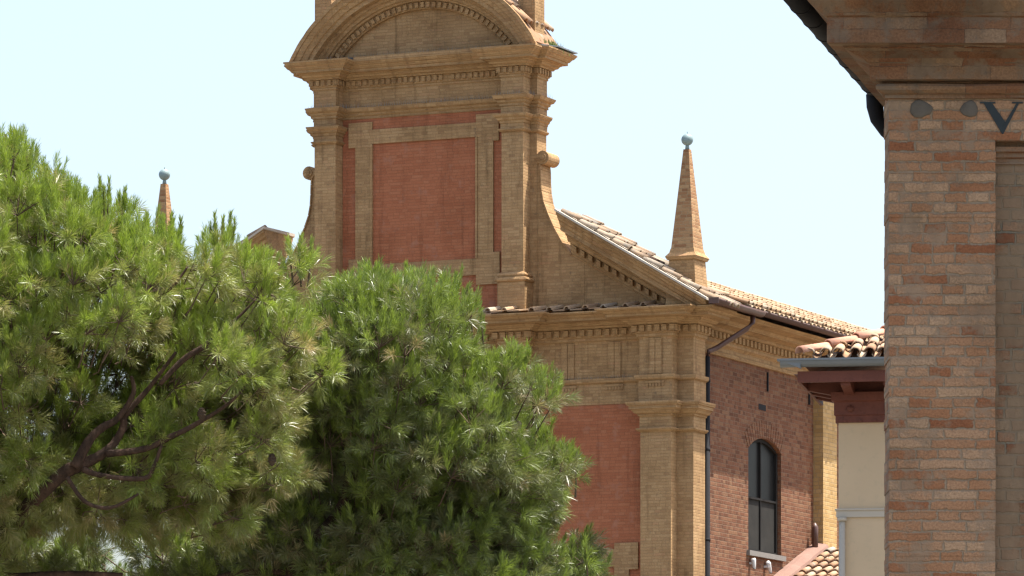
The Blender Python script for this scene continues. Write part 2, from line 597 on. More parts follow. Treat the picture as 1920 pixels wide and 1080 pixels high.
        if uvrot is not None:
            cs, sn = math.cos(uvrot), math.sin(uvrot)
            u, v = u * cs + v * sn, -u * sn + v * cs
        uvs = np.stack([u, v], 1).ravel()
        uvl.data.foreach_set('uv', uvs)
        o = bpy.data.objects.new(name, me)
        C.objects.link(o)
        if parent:
            o.parent = parent
        if label:
            o['label'] = label
        return o


def thing(name, label, cat, loc=(0, 0, 0), rotz=0.0, group=None):
    o = bpy.data.objects.new(name, None)
    C.objects.link(o)
    o.location = loc
    o.rotation_euler = (0, 0, rotz)
    o.empty_display_size = 0.3
    o['label'] = label
    o['category'] = cat
    if group:
        o['group'] = group
    return o


def at(x, y, Y):
    """a photo position at depth Y, as a point in metres"""
    return Vector(((x - 960.0) / FPX * Y, Y, (HOR - y) / FPX * Y + EYE))


# ------------------------------------------------------------------ ground
g = MB()
g.add([(-3000, -3000, 0), (3000, -3000, 0), (3000, 3000, 0), (-3000, 3000, 0)], [(0, 1, 2, 3)])
go = g.build('ground', M_ground)
go['kind'] = 'structure'

# ------------------------------------------------------------------ church
PHI = math.atan(0.45)
church = thing('church', 'tan and red brick church facade with a round arched pediment, volutes and side obelisks', 'church', (-1.67, 102.28, 0), -PHI)
E0 = 0.006


def mir(f):
    for sg in (1, -1):
        f(sg)


# --- lower storey walls
m = MB()
m.box(-5.44, 5.44, 0.0, 0.6, 0, 12.9)
m.box(5.20, 5.56, 0.001, 0.58, 0, 12.95)
m.box(-5.56, -5.20, 0.001, 0.58, 0, 12.95)
m.build('facade_wall', M_tan, church)


def low_pilaster(u0, u1, corner=False):
    m = MB()
    m.box(u0, u1, -0.28, 0.05, 0.8, 11.80)
    p = m.build('pilaster', M_tan, church)
    path = [(u0, 0.0), (u0, -0.28), (u1, -0.28), (u1, 0.0)]
    if corner:
        if u0 > 0:
            path = [(u0, 0.0), (u0, -0.28), (u1, -0.28), (u1, 0.0), (5.56, 0.0), (5.56, 0.58)]
        else:
            path = [(-5.56, 0.58), (-5.56, 0.0), (u0, 0.0), (u0, -0.28), (u1, -0.28), (u1, 0.0)]
    c = MB()
    c.sweep([(-0.02, 11.21), (0.03, 11.22), (0.07, 11.25), (0.07, 11.275), (0.012, 11.29), (0.012, 11.50), (0.04, 11.515), (0.04, 11.54), (0.09, 11.56), (0.14, 11.62),
             (0.17, 11.635), (0.17, 11.69), (0.20, 11.70), (0.22, 11.74), (0.22, 11.765), (-0.02, 11.80)], path, sub=0.2, jit=0.003)
    c.build('capital', M_tan, p)
    b = MB()
    b.sweep([(-0.02, 0), (0.12, 0), (0.12, 0.55), (0.06, 0.62), (0.08, 0.7), (0.02, 0.82), (-0.02, 0.82)], path)
    b.build('base', M_tan, p)


for sg in (1, -1):
    for (a, b_, cn) in ((4.60, 5.22, True), (1.73, 2.25, False)):
        low_pilaster(min(sg * a, sg * b_), max(sg * a, sg * b_), cn)

half = [(1.72, 0.0), (1.72, -0.28), (2.26, -0.28), (2.26, 0.0), (4.59, 0.0), (4.59, -0.28), (5.23, -0.28), (5.23, 0.0), (5.56, 0.0), (5.56, 0.58)]
LOWP = [(-x, y) for x, y in reversed(half)] + half
m = MB()
CORN = [(0.03, 12.99), (0.05, 13.0), (0.05, 13.05), (0.08, 13.06), (0.08, 13.21), (0.16, 13.22), (0.18, 13.25), (0.24, 13.265), (0.29, 13.31), (0.32, 13.315), (0.32, 13.33), (0.50, 13.335),
        (0.50, 13.385), (0.53, 13.39), (0.57, 13.43), (0.62, 13.44), (0.65, 13.465), (0.65, 13.49), (-0.03, 13.54)]
m.sweep([(-0.03, 11.79), (0.02, 11.79), (0.02, 12.17), (0.03, 12.18), (0.07, 12.20), (0.085, 12.23), (0.085, 12.275), (E0, 12.285), (E0, 12.97)] + CORN, LOWP, sub=0.22, jit=0.003)
m.dentils(LOWP, 0.08, 0.055, 13.085, 13.20, 0.165, 0.095)
# triglyph strips, the gaps between them and the pegs below
def trig(u, y0):
    for du in (-0.069, 0.069):
        m.box(u + du - 0.062, u + du + 0.062, y0 - 0.032, y0 + 0.03, 12.29, 12.96)
    m.box(u - 0.06, u + 0.06, y0 - 0.018, y0 + 0.03, 12.29, 12.96)
    m.box(u - 0.19, u + 0.19, y0 - 0.045, y0 + 0.03, 12.115, 12.16)
    for q in range(6):
        c = u - 0.155 + q * 0.062
        m.box(c - 0.022, c + 0.022, y0 - 0.038, y0 + 0.02, 12.055, 12.114)
for sg in (1, -1):
    for u in (3.00, 3.96, 0.49, 1.30):
        trig(sg * u, 0.0)
    for u in (4.91, 1.99):
        trig(sg * u, -0.28)
m.build('entablature', M_tan, church)

# side entablature pieces along both flanks
for sg in (1, -1):
    m = MB()
    pth = [(5.44, 0.575), (5.44, 22.0)] if sg > 0 else [(-5.44, 22.0), (-5.44, 0.575)]
    m.sweep([(-0.03, 12.78), (0.05, 12.79), (0.05, 12.85), (0.02, 12.86), (0.02, 12.95), (0.09, 13.0), (0.09, 13.08), (0.10, 13.2), (0.18, 13.24), (0.18, 13.29), (0.36, 13.32), (0.40, 13.40),
             (0.60, 13.43), (0.66, 13.50), (-0.03, 13.53)], pth, sub=0.4, jit=0.004)
    m.dentils(pth, 0.09, 0.07, 13.08, 13.2, 0.2, 0.11)
    m.build('side_cornice', M_tan, church)

# --- flank walls
WX = 5.44
WIN = (3.085, 4.82, 9.18, 11.19, 11.42)
def arch_pts(d0, d1, zs, za, n=10):
    hw = (d1 - d0) / 2
    rise = za - zs
    R = (hw * hw + rise * rise) / (2 * rise)
    c = (d0 + d1) / 2
    a = math.asin(hw / R)
    return [(c + R * math.sin(t), za - R + R * math.cos(t)) for t in [-a + 2 * a * i / n for i in range(n + 1)]]
m = MB()
d0, d1, zb, zs, za = WIN
ap = arch_pts(d0, d1, zs, za)
def wallquads(x):
    q = [[(0.55, 0), (d0, 0), (d0, 12.82), (0.55, 12.82)], [(d1, 0), (22, 0), (22, 12.82), (d1, 12.82)], [(d0, 0), (d1, 0), (d1, zb), (d0, zb)]]
    for i in range(len(ap) - 1):
        q.append([ap[i], ap[i + 1], (ap[i + 1][0], 12.82), (ap[i][0], 12.82)])
    for poly in q:
        m.add([(x, a, b) for a, b in poly], [(0, 1, 2, 3)])
wallquads(WX)
loop = [(d0, zb)] + [(p[0], p[1]) for p in ap] + [(d1, zb)]
m.loft([[(WX, a, b) for a, b in loop], [(WX - 0.32, a, b) for a, b in loop]], True, False)
m.box(WX - 0.5, WX - 0.33, 0.6, 22, 0, 12.8)
m.box(-5.44, 5.44, 21.7, 22.0, 0, 12.8)
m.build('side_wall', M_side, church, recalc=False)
m = MB()
m.box(-5.44, -5.1, 0.55, 22, 0, 12.8)
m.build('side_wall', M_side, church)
m = MB()
m.box(WX - 0.02, WX + 0.21, 6.58, 7.35, 0, 12.79)
m.build('buttress', M_yel, church)
m = MB()
m.box(WX - 0.02, WX + 0.21, 14.5, 15.3, 0, 12.79)
m.build('buttress', M_yel, church)

# --- side window
fr = MB()
t = 0.07
inner = [(d0 + t, zb + t)] + arch_pts(d0 + t, d1 - t, zs - 0.01, za - t) + [(d1 - t, zb + t)]
XF = WX - 0.075
fr.loft([[(XF, a, b) for a, b in loop], [(XF, a, b) for a, b in inner], [(XF - 0.08, a, b) for a, b in inner], [(XF - 0.08, a, b) for a, b in loop]], True, False, loop=True)
win = fr.build('window', M_frame, church)
b = MB()
b.box(XF - 0.06, XF - 0.005, d0 + 0.05, d1 - 0.05, 10.22, 10.26)
b.box(XF - 0.06, XF - 0.008, (d0 + d1) / 2 - 0.018, (d0 + d1) / 2 + 0.018, zb + 0.05, 11.37)
b.build('glazing_bar', M_frame, win)
gp = MB()
up = [(d0 + 0.05, 10.24)] + arch_pts(d0 + 0.05, d1 - 0.05, zs - 0.01, za - 0.05) + [(d1 - 0.05, 10.24)]
gp.loft([[(XF - 0.05, a, b_) for a, b_ in up], [(XF - 0.06, a, b_) for a, b_ in up]], True, True)
gp.build('pane', M_glass, win)
gp = MB()
gp.box(XF - 0.06, XF - 0.04, d0 + 0.05, d1 - 0.05, zb + 0.04, 10.235)
gp.build('insect_screen', M_mesh, win)
sl = MB()
sl.box(WX - 0.12, WX + 0.07, d0 - 0.09, d1 + 0.10, zb - 0.085, zb + 0.012)
sl.build('sill', M_sill, win)
# brick arch over the window: voussoirs a few millimetres proud
va = MB()
aa = arch_pts(d0 - 0.02, d1 + 0.02, zs - 0.02, za + 0.02, 17)
cc = ((d0 + d1) / 2, za + 0.02 - ((0.5 * (d1 - d0) + .02) ** 2 + (za - zs + .04) ** 2) / (2 * (za - zs + .04)))
for i in range(17):
    p0, p1 = Vector(aa[i]), Vector(aa[i + 1])
    cv = Vector(cc)
    q0 = p0 + (p0 - cv).normalized() * 0.33
    q1 = p1 + (p1 - cv).normalized() * 0.33
    e = (p1 - p0) * 0.09
    pts = [p0 + e, p1 - e, q1 - e, q0 + e]
    pr = 0.008 + random.uniform(0, 0.006)
    va.loft([[(WX - 0.02, p.x, p.y) for p in pts], [(WX + pr, p.x, p.y) for p in pts]], True, True)
va.build('brick_arch', M_side, win)

# --- red panels and frames on the lower storey
for sg in (1, -1):
    m = MB()
    m.box(min(sg * 2.27, sg * 4.585), max(sg * 2.27, sg * 4.585), -0.012, 0.02, 4.0, 11.785)
    pn = m.build('wall_panel', M_red, church)
    m = MB()
    cx = 3.41 * sg
    for s2 in (1, -1):
        m.box(min(cx + s2 * 0.56, cx + s2 * 1.045), max(cx + s2 * 0.56, cx + s2 * 1.045), -0.055, 0.0, 8.66, 9.165)
        m.box(min(cx + s2 * 0.56, cx + s2 * 0.86), max(cx + s2 * 0.56, cx + s2 * 0.86), -0.053, 0.0, 4.6, 8.659)
    m.box(cx - 0.559, cx + 0.559, -0.05, 0.0, 8.72, 9.05)
    m.build('panel_frame', M_tan, pn)
m = MB()
m.box(-1.70, 1.70, -0.012, 0.02, 6.0, 11.785)
pn = m.build('wall_panel', M_red, church)

# portal, below the picture
m = MB()
m.box(-1.0, 1.0, -0.06, -0.013, 0, 3.4)
pd = m.build('door', M_wood, church)
m = MB()
for s2 in (1, -1):
    m.box(min(s2 * 1.0, s2 * 1.3), max(s2 * 1.0, s2 * 1.3), -0.16, 0.0, 0, 3.4)
m.box(-1.4, 1.4, -0.2, 0.0, 3.4, 3.8)
m.build('door_surround', M_tan, pd)

# --- ledge tiles along the top of the lower entablature
m = MB()
for sg in (1, -1):
    u = 0.1
    while u < 5.0:
        y0 = -0.28 if 1.72 < u < 2.26 else 0.0
        if 2.26 <= u < 2.95 and random.random() < 0.3:
            u += 0.2
            continue
        rr = random.uniform(0.055, 0.075)
        yo = y0 - 0.60 + random.uniform(-0.02, 0.03)
        m.half_tube([(sg * u, y0 + 0.02, 13.67), (sg * u, yo, 13.555)], [rr * 0.8, rr], (0, 0, 1), n=6, thick=0.018, smooth=False)
        m.obox((sg * (u + 0.19), (y0 + yo) / 2, 13.585), (0.12, 0, 0), (0, (y0 - yo) / 2, 0.045), (0, -0.001, 0.012), 0, random.uniform(0, 0.3))  # flat tile kept to dark tones, painting the shade between the covers
        u += random.uniform(0.34, 0.47)
m.build('ledge_tiles', M_tilepale, church)

# --- attic storey
ATT = [(-2.353, 0.45), (-2.353, 0.0), (-2.21, 0.0), (-2.21, -0.32), (-1.75, -0.32), (-1.75, 0.0), (1.75, 0.0), (1.75, -0.32), (2.21, -0.32), (2.21, 0.0), (2.353, 0.0), (2.353, 0.45)]
m = MB()
m.box(-2.35, 2.35, 0.0, 0.445, 13.4, 18.56)
m.build('attic_wall', M_tan, church)
for sg in (1, -1):
    u0, u1 = (1.755, 2.205) if sg > 0 else (-2.205, -1.755)
    m = MB()
    m.box(u0, u1, -0.315, 0.05, 14.34, 18.56)
    p = m.build('pilaster', M_tan, church)
    pth = [(u0, 0.0), (u0, -0.32), (u1, -0.32), (u1, 0.0)]
    pth = pth + [(2.353, 0.0), (2.353, 0.45)] if sg > 0 else [(-2.353, 0.45), (-2.353, 0.0)] + pth
    c = MB()
    c.sweep([(-0.02, 17.015), (0.0252, 17.02), (0.054, 17.05), (0.054, 17.068), (0.015, 17.08), (0.015, 17.17), (0.0288, 17.185), (0.0324, 17.215), (0.0648, 17.24), (0.072, 17.27), (0.108, 17.295), (0.126, 17.33),
             (0.126, 17.35), (-0.02, 17.37)], pth, sub=0.2, jit=0.003)
    c.build('capital', M_tan, p)
    b = MB()
    pb = [(u0, 0.0), (u0, -0.32), (u1, -0.32), (u1, 0.0)]
    b.sweep([(-0.02, 13.50), (0.06, 13.50), (0.06, 14.16), (0.09, 14.17), (0.105, 14.2), (0.09, 14.235), (0.05, 14.25), (0.065, 14.29), (0.05, 14.32), (0.012, 14.345), (-0.02, 14.36)], pb, sub=0.2, jit=0.002)
    b.build('base', M_tan, p)

m = MB()
m.sweep([(-0.02, 17.36), (E0, 17.36), (E0, 17.50), (0.03, 17.505), (0.0248, 17.55), (0.0558, 17.57), (0.062, 17.61), (0.1054, 17.63), (0.1333, 17.68), (0.1395, 17.705), (0.02, 17.735), (E0, 17.74), (E0, 18.05),
         (0.0248, 18.06), (0.0248, 18.10), (0.0465, 18.11), (0.0465, 18.245), (0.1054, 18.25), (0.124, 18.28), (0.1674, 18.295), (0.1922, 18.335), (0.2232, 18.35), (0.2232, 18.365), (0.31, 18.37), (0.31, 18.42), (0.3348, 18.43),
         (0.372, 18.48), (0.3968, 18.49), (0.434, 18.54), (0.4464, 18.545), (0.4464, 18.575), (-0.02, 18.62)], ATT, closed=True, sub=0.2, jit=0.003)
m.dentils(ATT, 0.046, 0.038, 18.135, 18.235, 0.125, 0.07, closed=True)
m.build('entablature', M_tan, church)

# round arched pediment
PR, PZ = 2.93, 17.26
m = MB()
prof = [(2.26, -0.06), (2.26, 0.07), (2.275, 0.085), (2.40, 0.085), (2.41, 0.15), (2.44, 0.165), (2.45, 0.21), (2.50, 0.225), (2.52, 0.275), (2.57, 0.285), (2.58, 0.43), (2.66, 0.44), (2.67, 0.48), (2.75, 0.52),
        (2.765, 0.555), (2.85, 0.59), (2.86, 0.615), (2.93, 0.62), (2.93, 0.55), (2.84, 0.54), (2.84, -0.80), (2.60, -0.78), (2.50, -0.5), (2.3, -0.45)]
rings = []
TH = R_(63)
for i in range(57):
    th = -TH + 2 * TH * i / 56
    j = random.uniform(-0.004, 0.004)
    rings.append([((r + j) * math.sin(th), -w - (random.uniform(-0.003, 0.003)), PZ + (r + j) * math.cos(th)) for r, w in prof])
m.loft(rings, True, True)
for i in range(-21, 22):
    th = i * 0.052
    for_c = Vector((2.335 * math.sin(th), -0.095, PZ + 2.335 * math.cos(th)))
    m.obox(for_c, (0.034 * math.cos(th), 0, -0.034 * math.sin(th)), (0, 0.035, 0), (0.05 * math.sin(th), 0, 0.05 * math.cos(th)))
m.bisect((0, 0, 18.585), (0, 0, -1))
pedi = m.build('pediment', M_tan, church)
m = MB()
a0 = math.acos((18.56 - PZ) / 2.3)
seg = [(2.3 * math.sin(-a0 + 2 * a0 * i / 30), PZ + 2.3 * math.cos(-a0 + 2 * a0 * i / 30)) for i in range(31)]
m.prism(seg, 0.0, 0.44)
m.build('tympanum', M_tan, pedi)

# tiles on the curved attic roof
m = MB()
k = 0
w = 0.44
while w > -0.80:
    for sg in (1, -1):
        th = 0.02
        while th + 0.165 < R_(59.5):
            dth = 0.145
            r0, r1 = PR - 0.01 + random.uniform(-0.008, 0.008), PR - 0.035
            jw = random.uniform(-0.012, 0.012)
            pts = [(sg * (r1) * math.sin(th), -w - jw, PZ + r1 * math.cos(th)), (sg * r0 * math.sin(th + dth * 1.12), -w - jw, PZ + r0 * math.cos(th + dth * 1.12))]
            m.half_tube(pts, [0.066, 0.083], (sg * math.sin(th), 0, math.cos(th)), n=6, thick=0.018)
            th += dth
    w -= 0.245
bedr = []
for i in range(41):
    th = -R_(60) + 2 * R_(60) * i / 40
    bedr.append([((PR + e) * math.sin(th), -w_, PZ + (PR + e) * math.cos(th)) for e, w_ in ((-0.12, 0.53), (-0.065, 0.53), (-0.065, -0.82), (-0.12, -0.82))])
m.loft(bedr, True, True, rn=0.1)
m.build('attic_roof_tiles', M_tile, pedi)
for sg in (1, -1):
    m = MB()
    m.box(min(sg * 1.98, sg * 2.33), max(sg * 1.98, sg * 2.33), -0.05, 0.40, 18.7, 20.25)
    m.sweep([(-0.02, 20.24), (0.04, 20.25), (0.08, 20.32), (0.08, 20.4), (-0.02, 20.42)], [(sg * 2.155 - .175, .4), (sg * 2.155 - .175, -.05), (sg * 2.155 + .175, -.05), (sg * 2.155 + .175, .4)], closed=True)
    m.build('pedestal', M_tan, church)
    # lead flashing tongue at the eaves end
m = MB()
for sg in (1, -1):
    m = MB()
    m.zprism([(sg * 2.3, -0.30), (sg * 2.60, -0.34), (sg * 2.82, 0.0), (sg * 2.82, 0.86), (sg * 2.3, 0.86)][::sg], 18.605, 18.63)
    m.build('eaves_flashing', M_grey, pedi)

m = MB()
m.box(-2.0, 2.0, -0.10, 0.0, 18.62, 18.69)
m.build('ledge_flashing', M_lead, pedi)
m = MB()
m.box(-1.31, 1.31, -0.447, -0.02, 18.577, 18.628)
m.build('ledge_course', M_tan, pedi)

# red centre panel with its eared frame
m = MB()
m.box(-1.748, 1.748, -0.012, 0.02, 13.7, 17.50)
pan = m.build('wall_panel', M_red, church)
m = MB()
Y1 = 0.0
m.box(-1.46, -1.132, -0.05, Y1, 14.80, 16.95)
m.box(1.132, 1.46, -0.05, Y1, 14.79, 16.91)
m.box(-1.605, -1.10, -0.054, Y1, 16.951, 17.43)
m.box(1.10, 1.575, -0.054, Y1, 16.911, 17.43)
m.box(-1.099, 1.099, -0.05, Y1, 17.005, 17.28)
m.box(-1.605, -1.10, -0.054, Y1, 14.37, 14.799)
m.box(1.10, 1.595, -0.054, Y1, 14.18, 14.789)
m.box(-1.099, 1.099, -0.05, Y1, 14.37, 14.685)
for s2 in (-1, 1):
    m.box(min(s2 * 1.095, s2 * 1.131), max(s2 * 1.095, s2 * 1.131), -0.075, Y1, 14.686, 17.004)
m.build('panel_frame', M_tan, pan)
m = MB()
m.box(-1.09, 1.09, 0.0, 0.03, 14.69, 17.0)

# --- volutes
crv = [(2.352, 16.60), (2.39, 16.52), (2.415, 16.3), (2.42, 16.1), (2.432, 15.9), (2.47, 15.7), (2.553, 15.48), (2.68, 15.2), (2.84, 14.92), (3.05, 14.655), (3.33, 14.75)]
for sg in (1, -1):
    m = MB()
    poly = [(2.352, 13.45)] + [(x, z) for x, z in crv] + [(3.33, 13.45)]
    poly = [poly[0]] + poly[1:]
    m.prism([(sg * x, z) for x, z in poly], 0.012, 0.44)
    vo = m.build('volute', M_tan, church)
    # raised outer band following the curve
    m = MB()
    for i in range(1, len(crv) - 2):
        (x0, z0), (x1, z1) = crv[i], crv[i + 1]
        m.prism([(sg * x0, z0), (sg * x1, z1), (sg * (x1 + 0.025), z1 + 0.012), (sg * (x0 + 0.025), z0 + 0.005)], -0.02 - 0.0004 * i, 0.46)
    m.build('volute_band', M_tan, vo)
    m = MB()
    cx, cz, rr = 2.475, 16.53, 0.13
    n = 18
    for (r_, ya, yb) in ((rr, -0.025, 0.50), (rr * 0.62, -0.05, 0.49), (rr * 0.3, -0.07, 0.48)):
        m.loft([[(sg * (cx + r_ * math.cos(2 * math.pi * q / n)), y, cz + r_ * math.sin(2 * math.pi * q / n)) for q in range(n)] for y in (ya, yb)], True, True, False)
    m.prism([(sg * 2.35, 16.56), (sg * 2.43, 16.645), (sg * 2.5, 16.655), (sg * 2.5, 16.62), (sg * 2.40, 16.42), (sg * 2.35, 16.42)], 0.0, 0.47)
    m.build('scroll', M_tan, vo)

# --- half pediments over the aisles
def zr(u):
    return 15.40 - 0.592 * (u - 3.10)
RK = [(0.0, -0.77), (0.015, -0.74), (0.06, -0.73), (0.06, -0.675), (0.085, -0.665), (0.085, -0.535), (0.20, -0.53), (0.23, -0.50), (0.25, -0.44), (0.33, -0.41), (0.33, -0.37), (0.56, -0.36), (0.56, -0.27), (0.60, -0.25),
      (0.63, -0.19), (0.68, -0.16), (0.72, -0.10), (0.77, -0.08), (0.77, -0.02), (-0.50, -0.02), (-0.50, -0.10), (-0.38, -0.25), (-0.3, -0.4), (-0.1, -0.6), (-0.05, -0.77)]
for sg in (1, -1):
    m = MB()
    rings = []
    N = 26
    for i in range(N + 1):
        u = 3.08 + (6.10 - 3.08) * i / N
        rings.append([(sg * u, -w - (random.uniform(-0.003, 0.003) if 0 < i < N else 0), zr(u) + dz + (random.uniform(-0.003, 0.003) if 0 < i < N else 0)) for w, dz in RK])
    m.loft(rings, True, True)
    for i in range(17):
        u = 3.2 + i * 0.165
        z = zr(u) - 0.60
        m.obox((sg * u, -0.115, z), (sg * 0.042, 0, -0.042 * 0.592), (0, 0.065, 0), (0, 0, 0.052))
    m.bisect((0, 0, 13.505), (0, 0, -1))
    rk = m.build('raking_cornice', M_tan, church, uvrot=-sg * math.atan(0.592) if True else None)
    m = MB()
    m.prism([(sg * 3.331, 13.45), (sg * 5.5, 13.45), (sg * 5.5, zr(5.5) - 0.3), (sg * 3.331, zr(3.331) - 0.3)], 0.018, 0.43)
    m.build('gable_wall', M_tan, rk)
    m = MB()
    # mortar bed and verge tiles
    m.loft([[(sg * u, y, zr(u) + dz) for y, dz in ((-0.80, -0.03), (-0.80, 0.012), (0.55, 0.03), (0.55, -0.03))] for u in (3.06, 6.15)], True, True)
    m.build('mortar_bed', M_mortar, rk)
    m = MB()
    for w in (0.62, 0.40, 0.18, -0.06, -0.30, -0.48):
        u = 3.08 + random.uniform(0, 0.1)
        while u < 6.05:
            L = 0.40 + random.uniform(-0.03, 0.03)
            jw = random.uniform(-0.02, 0.02)
            dz = random.uniform(-0.006, 0.01)
            r = random.uniform(0.078, 0.092)
            m.half_tube([(sg * u, -w + jw, zr(u) + 0.012 + dz), (sg * (u + L), -w + jw, zr(u + L) + 0.045 + dz)], [r * 0.82, r], (sg * 0.5, 0, 0.86), n=7, thick=0.02)
            u += L - 0.05
    m.build('verge_tiles', M_tileold, rk)

# --- obelisks
for sg, u in ((1, 5.47), (-1, -5.60)):
    m = MB()
    cy = -0.08
    m.frustum(u, cy, 14.62, 16.49, 0.225, 0.25, 0.055, 0.06)
    ob = m.build('obelisk', M_obel, church)
    m = MB()
    m.frustum(u, cy, 13.55, 14.40, 0.31, 0.33, 0.255, 0.275)
    m.frustum(u, cy, 14.401, 14.46, 0.285, 0.305, 0.315, 0.335)
    m.frustum(u, cy, 14.461, 14.53, 0.315, 0.335, 0.26, 0.28)
    m.frustum(u, cy, 14.531, 14.619, 0.255, 0.275, 0.232, 0.256)
    m.build('pedestal', M_tan, ob)
    m = MB()
    m.tube([(u, cy, 16.48), (u, cy, 16.60)], [0.045, 0.03], 10)
    m.sphere((u, cy, 16.675), 0.113)
    m.tube([(u, cy, 16.78), (u, cy, 16.84)], [0.012, 0.004], 6)
    m.build('finial_ball', M_copper, ob)

# --- aisle roofs
def tile_slope(m, o, along, run, n_rows, pitch, length, tl=0.42, rad=0.075, bed=True, skip=None, jit=1.0):
    """cover tiles: rows step by pitch along 'along'; each row climbs 'run' (unit) for length"""
    o, along, run = Vector(o), Vector(along).normalized(), Vector(run).normalized()
    up = run.cross(along)
    if up.z < 0:
        up = -up
    if bed:
        a, b_, c_, d_ = o, o + along * (n_rows * pitch), o + along * (n_rows * pitch) + run * length, o + run * length
        m.loft([[a, b_, c_, d_], [a - up * 0.06, b_ - up * 0.06, c_ - up * 0.06, d_ - up * 0.06]], True, True, rn=0.05)
    for i in range(n_rows):
        t = -0.05 + random.uniform(-0.02, 0.02) * jit
        while t < length - 0.1:
            L = min(tl, length - t) + 0.05
            p = o + along * ((i + 0.5) * pitch + random.uniform(-0.01, 0.01) * jit)
            a = p + run * t + up * (0.035 + random.uniform(-0.006, 0.006) * jit)
            b_ = p + run * (t + L) + up * (0.012 + random.uniform(-0.006, 0.006) * jit)
            m.half_tube([a, b_], [rad, rad * 0.8], up, n=6, thick=0.016)
            # pan tile
            p2 = o + along * ((i + 1.0) * pitch)
            a2 = p2 + run * (t - 0.04) + up * 0.055
            b2 = p2 + run * (t + L - 0.04) + up * 0.035
            m.half_tube([a2, b2], [rad * 0.8, rad], up, n=5, thick=0.014, open_up=True, ang=math.pi * 0.8)
            t += tl

run = Vector((-1, 0, 0.42))
m = MB()
tile_slope(m, (6.30, 0.6, 13.63), (0, 1, 0), run, 88, 0.245, 2.05)
rf = m.build('roof', M_tilepale, church)
m = MB()
tile_slope(m, (-6.30, 0.6, 13.63), (0, 1, 0), (1, 0, 0.42), 88, 0.245, 2.05, tl=0.8)
m.build('roof', M_tile, church)
m = MB()
m.add([(4.45, 0.5, 14.34), (4.45, 22, 14.34), (-4.45, 22, 14.34), (-4.45, 0.5, 14.34)], [(0, 1, 2, 3)])
m.build('roof', M_tile, church)

# --- gutters and downpipe on the sunny flank
for sg in (1, -1):
    m = MB()
    m.half_tube([(sg * 6.29, 1.55, 13.60), (sg * 6.29, 22, 13.60)], 0.085, (0, 0, 1), n=9, thick=0.008, open_up=True)
    m.half_tube([(sg * 6.30, -0.80, 13.585), (sg * 6.30, 1.58, 13.585)], 0.105, (0, 0, 1), n=9, thick=0.008, open_up=True)
    m.box(sg * 6.30 - 0.10, sg * 6.30 + 0.10, -0.812, -0.80, 13.49, 13.60)
    gt = m.build('gutter', M_rust, church)
    # lead edging above it, at the front corner
m = MB()
m.tube([(6.24, 1.30, 13.50), (6.24, 1.30, 13.36), (6.14, 1.26, 13.24), (5.70, 0.84, 12.86), (5.585, 0.70, 12.78), (5.56, 0.68, 12.66)], [0.055, 0.05, 0.05, 0.05, 0.05, 0.05], 10)
dp = m.build('downpipe', M_rust, church)
m = MB()
m.tube([(5.56, 0.68, 12.68), (5.56, 0.68, 0.0)], 0.058, 10)
for z in (12.2, 10.9, 9.2, 7.4, 5.5, 3.4):
    m.tube([(5.56, 0.68, z), (5.56, 0.68, z + 0.05)], 0.066, 10)
m.build('lower_pipe', M_black, dp)

# --- iron tie plates and a black slab painting a putlog hole's inner shade
m = MB()
m.box(WX - 0.01, WX + 0.03, 4.05, 4.09, 12.35, 12.72)
m.build('tie_anchor', M_black, church)
m = MB()
m.box(WX - 0.01, WX + 0.03, 6.30, 6.34, 12.30, 12.60)
m.build('tie_anchor', M_black, church)
m = MB()
m.box(WX - 0.01, WX + 0.006, 3.62, 4.0, 11.96, 12.07)
m.build('putlog_hole_shade', M_black, church)

# --- bird spikes on the ledges
m = MB()
def spikes(path, p, z, hgt=0.10, pitch=0.045):
    P = [Vector(q) for q in path]
    for i in range(len(P) - 1):
        d = P[i + 1] - P[i]
        L = d.length
        d.normalize()
        nn = Vector((d.y, -d.x))
        t = 0.0
        while t < L:
            a = P[i] + d * t + nn * (p + random.uniform(-0.02, 0.02))
            e = Vector((random.uniform(-0.03, 0.03), random.uniform(-0.03, 0.03), hgt * random.uniform(0.7, 1.1)))
            b0 = Vector((a.x, a.y, z))
            m.add([b0 + Vector((-0.003, 0, 0)), b0 + Vector((0.003, 0, 0)), b0 + e], [(0, 1, 2)])
            t += pitch
spikes(ATT[1:-1], 0.12, 17.71)
spikes([(-1.9, 0), (1.9, 0)], 0.35, 18.60, 0.12)
spikes([(2.353, 0), (2.353, .45)], 0.12, 17.71)
spikes([(2.26, 0), (5.2, 0)], 0.07, 12.275, 0.06)
m.build('bird_spikes', M_spike, church, recalc=False)['kind'] = 'stuff'

# ------------------------------------------------------------------ small floodlights under the window
def floodlight(d, z, label, tilt):
    p = church.matrix_basis
    loc = Matrix.Translation(Vector((-1.67, 102.28, 0))) @ Matrix.Rotation(-PHI, 4, 'Z') @ Vector((WX, d, z))
    t = thing('floodlight', label, 'floodlight', loc, -PHI, 'floodlights under the church window')
    m = MB()
    m.box(-0.01, 0.10, -0.02, 0.02, -0.02, 0.02)
    m.build('bracket', M_white, t)
    m = MB()
    m.tube([(0.07, 0, 0.09), (0.075, tilt * 0.3, 0.06), (0.085, tilt, -0.08), (0.088, tilt * 1.1, -0.105)], [0.042, 0.052, 0.034, 0.028], 12)
    m.build('housing', M_white, t)
    m = MB()
    m.tube([(0.088, tilt * 1.1, -0.104), (0.089, tilt * 1.15, -0.115)], [0.032, 0.032], 12)
    m.build('lens', M_grey, t)
floodlight(3.16, 8.95, 'white floodlight below the left end of the arched window sill', 0.02)
floodlight(3.92, 8.93, 'white floodlight below the right half of the arched window sill', 0.10)

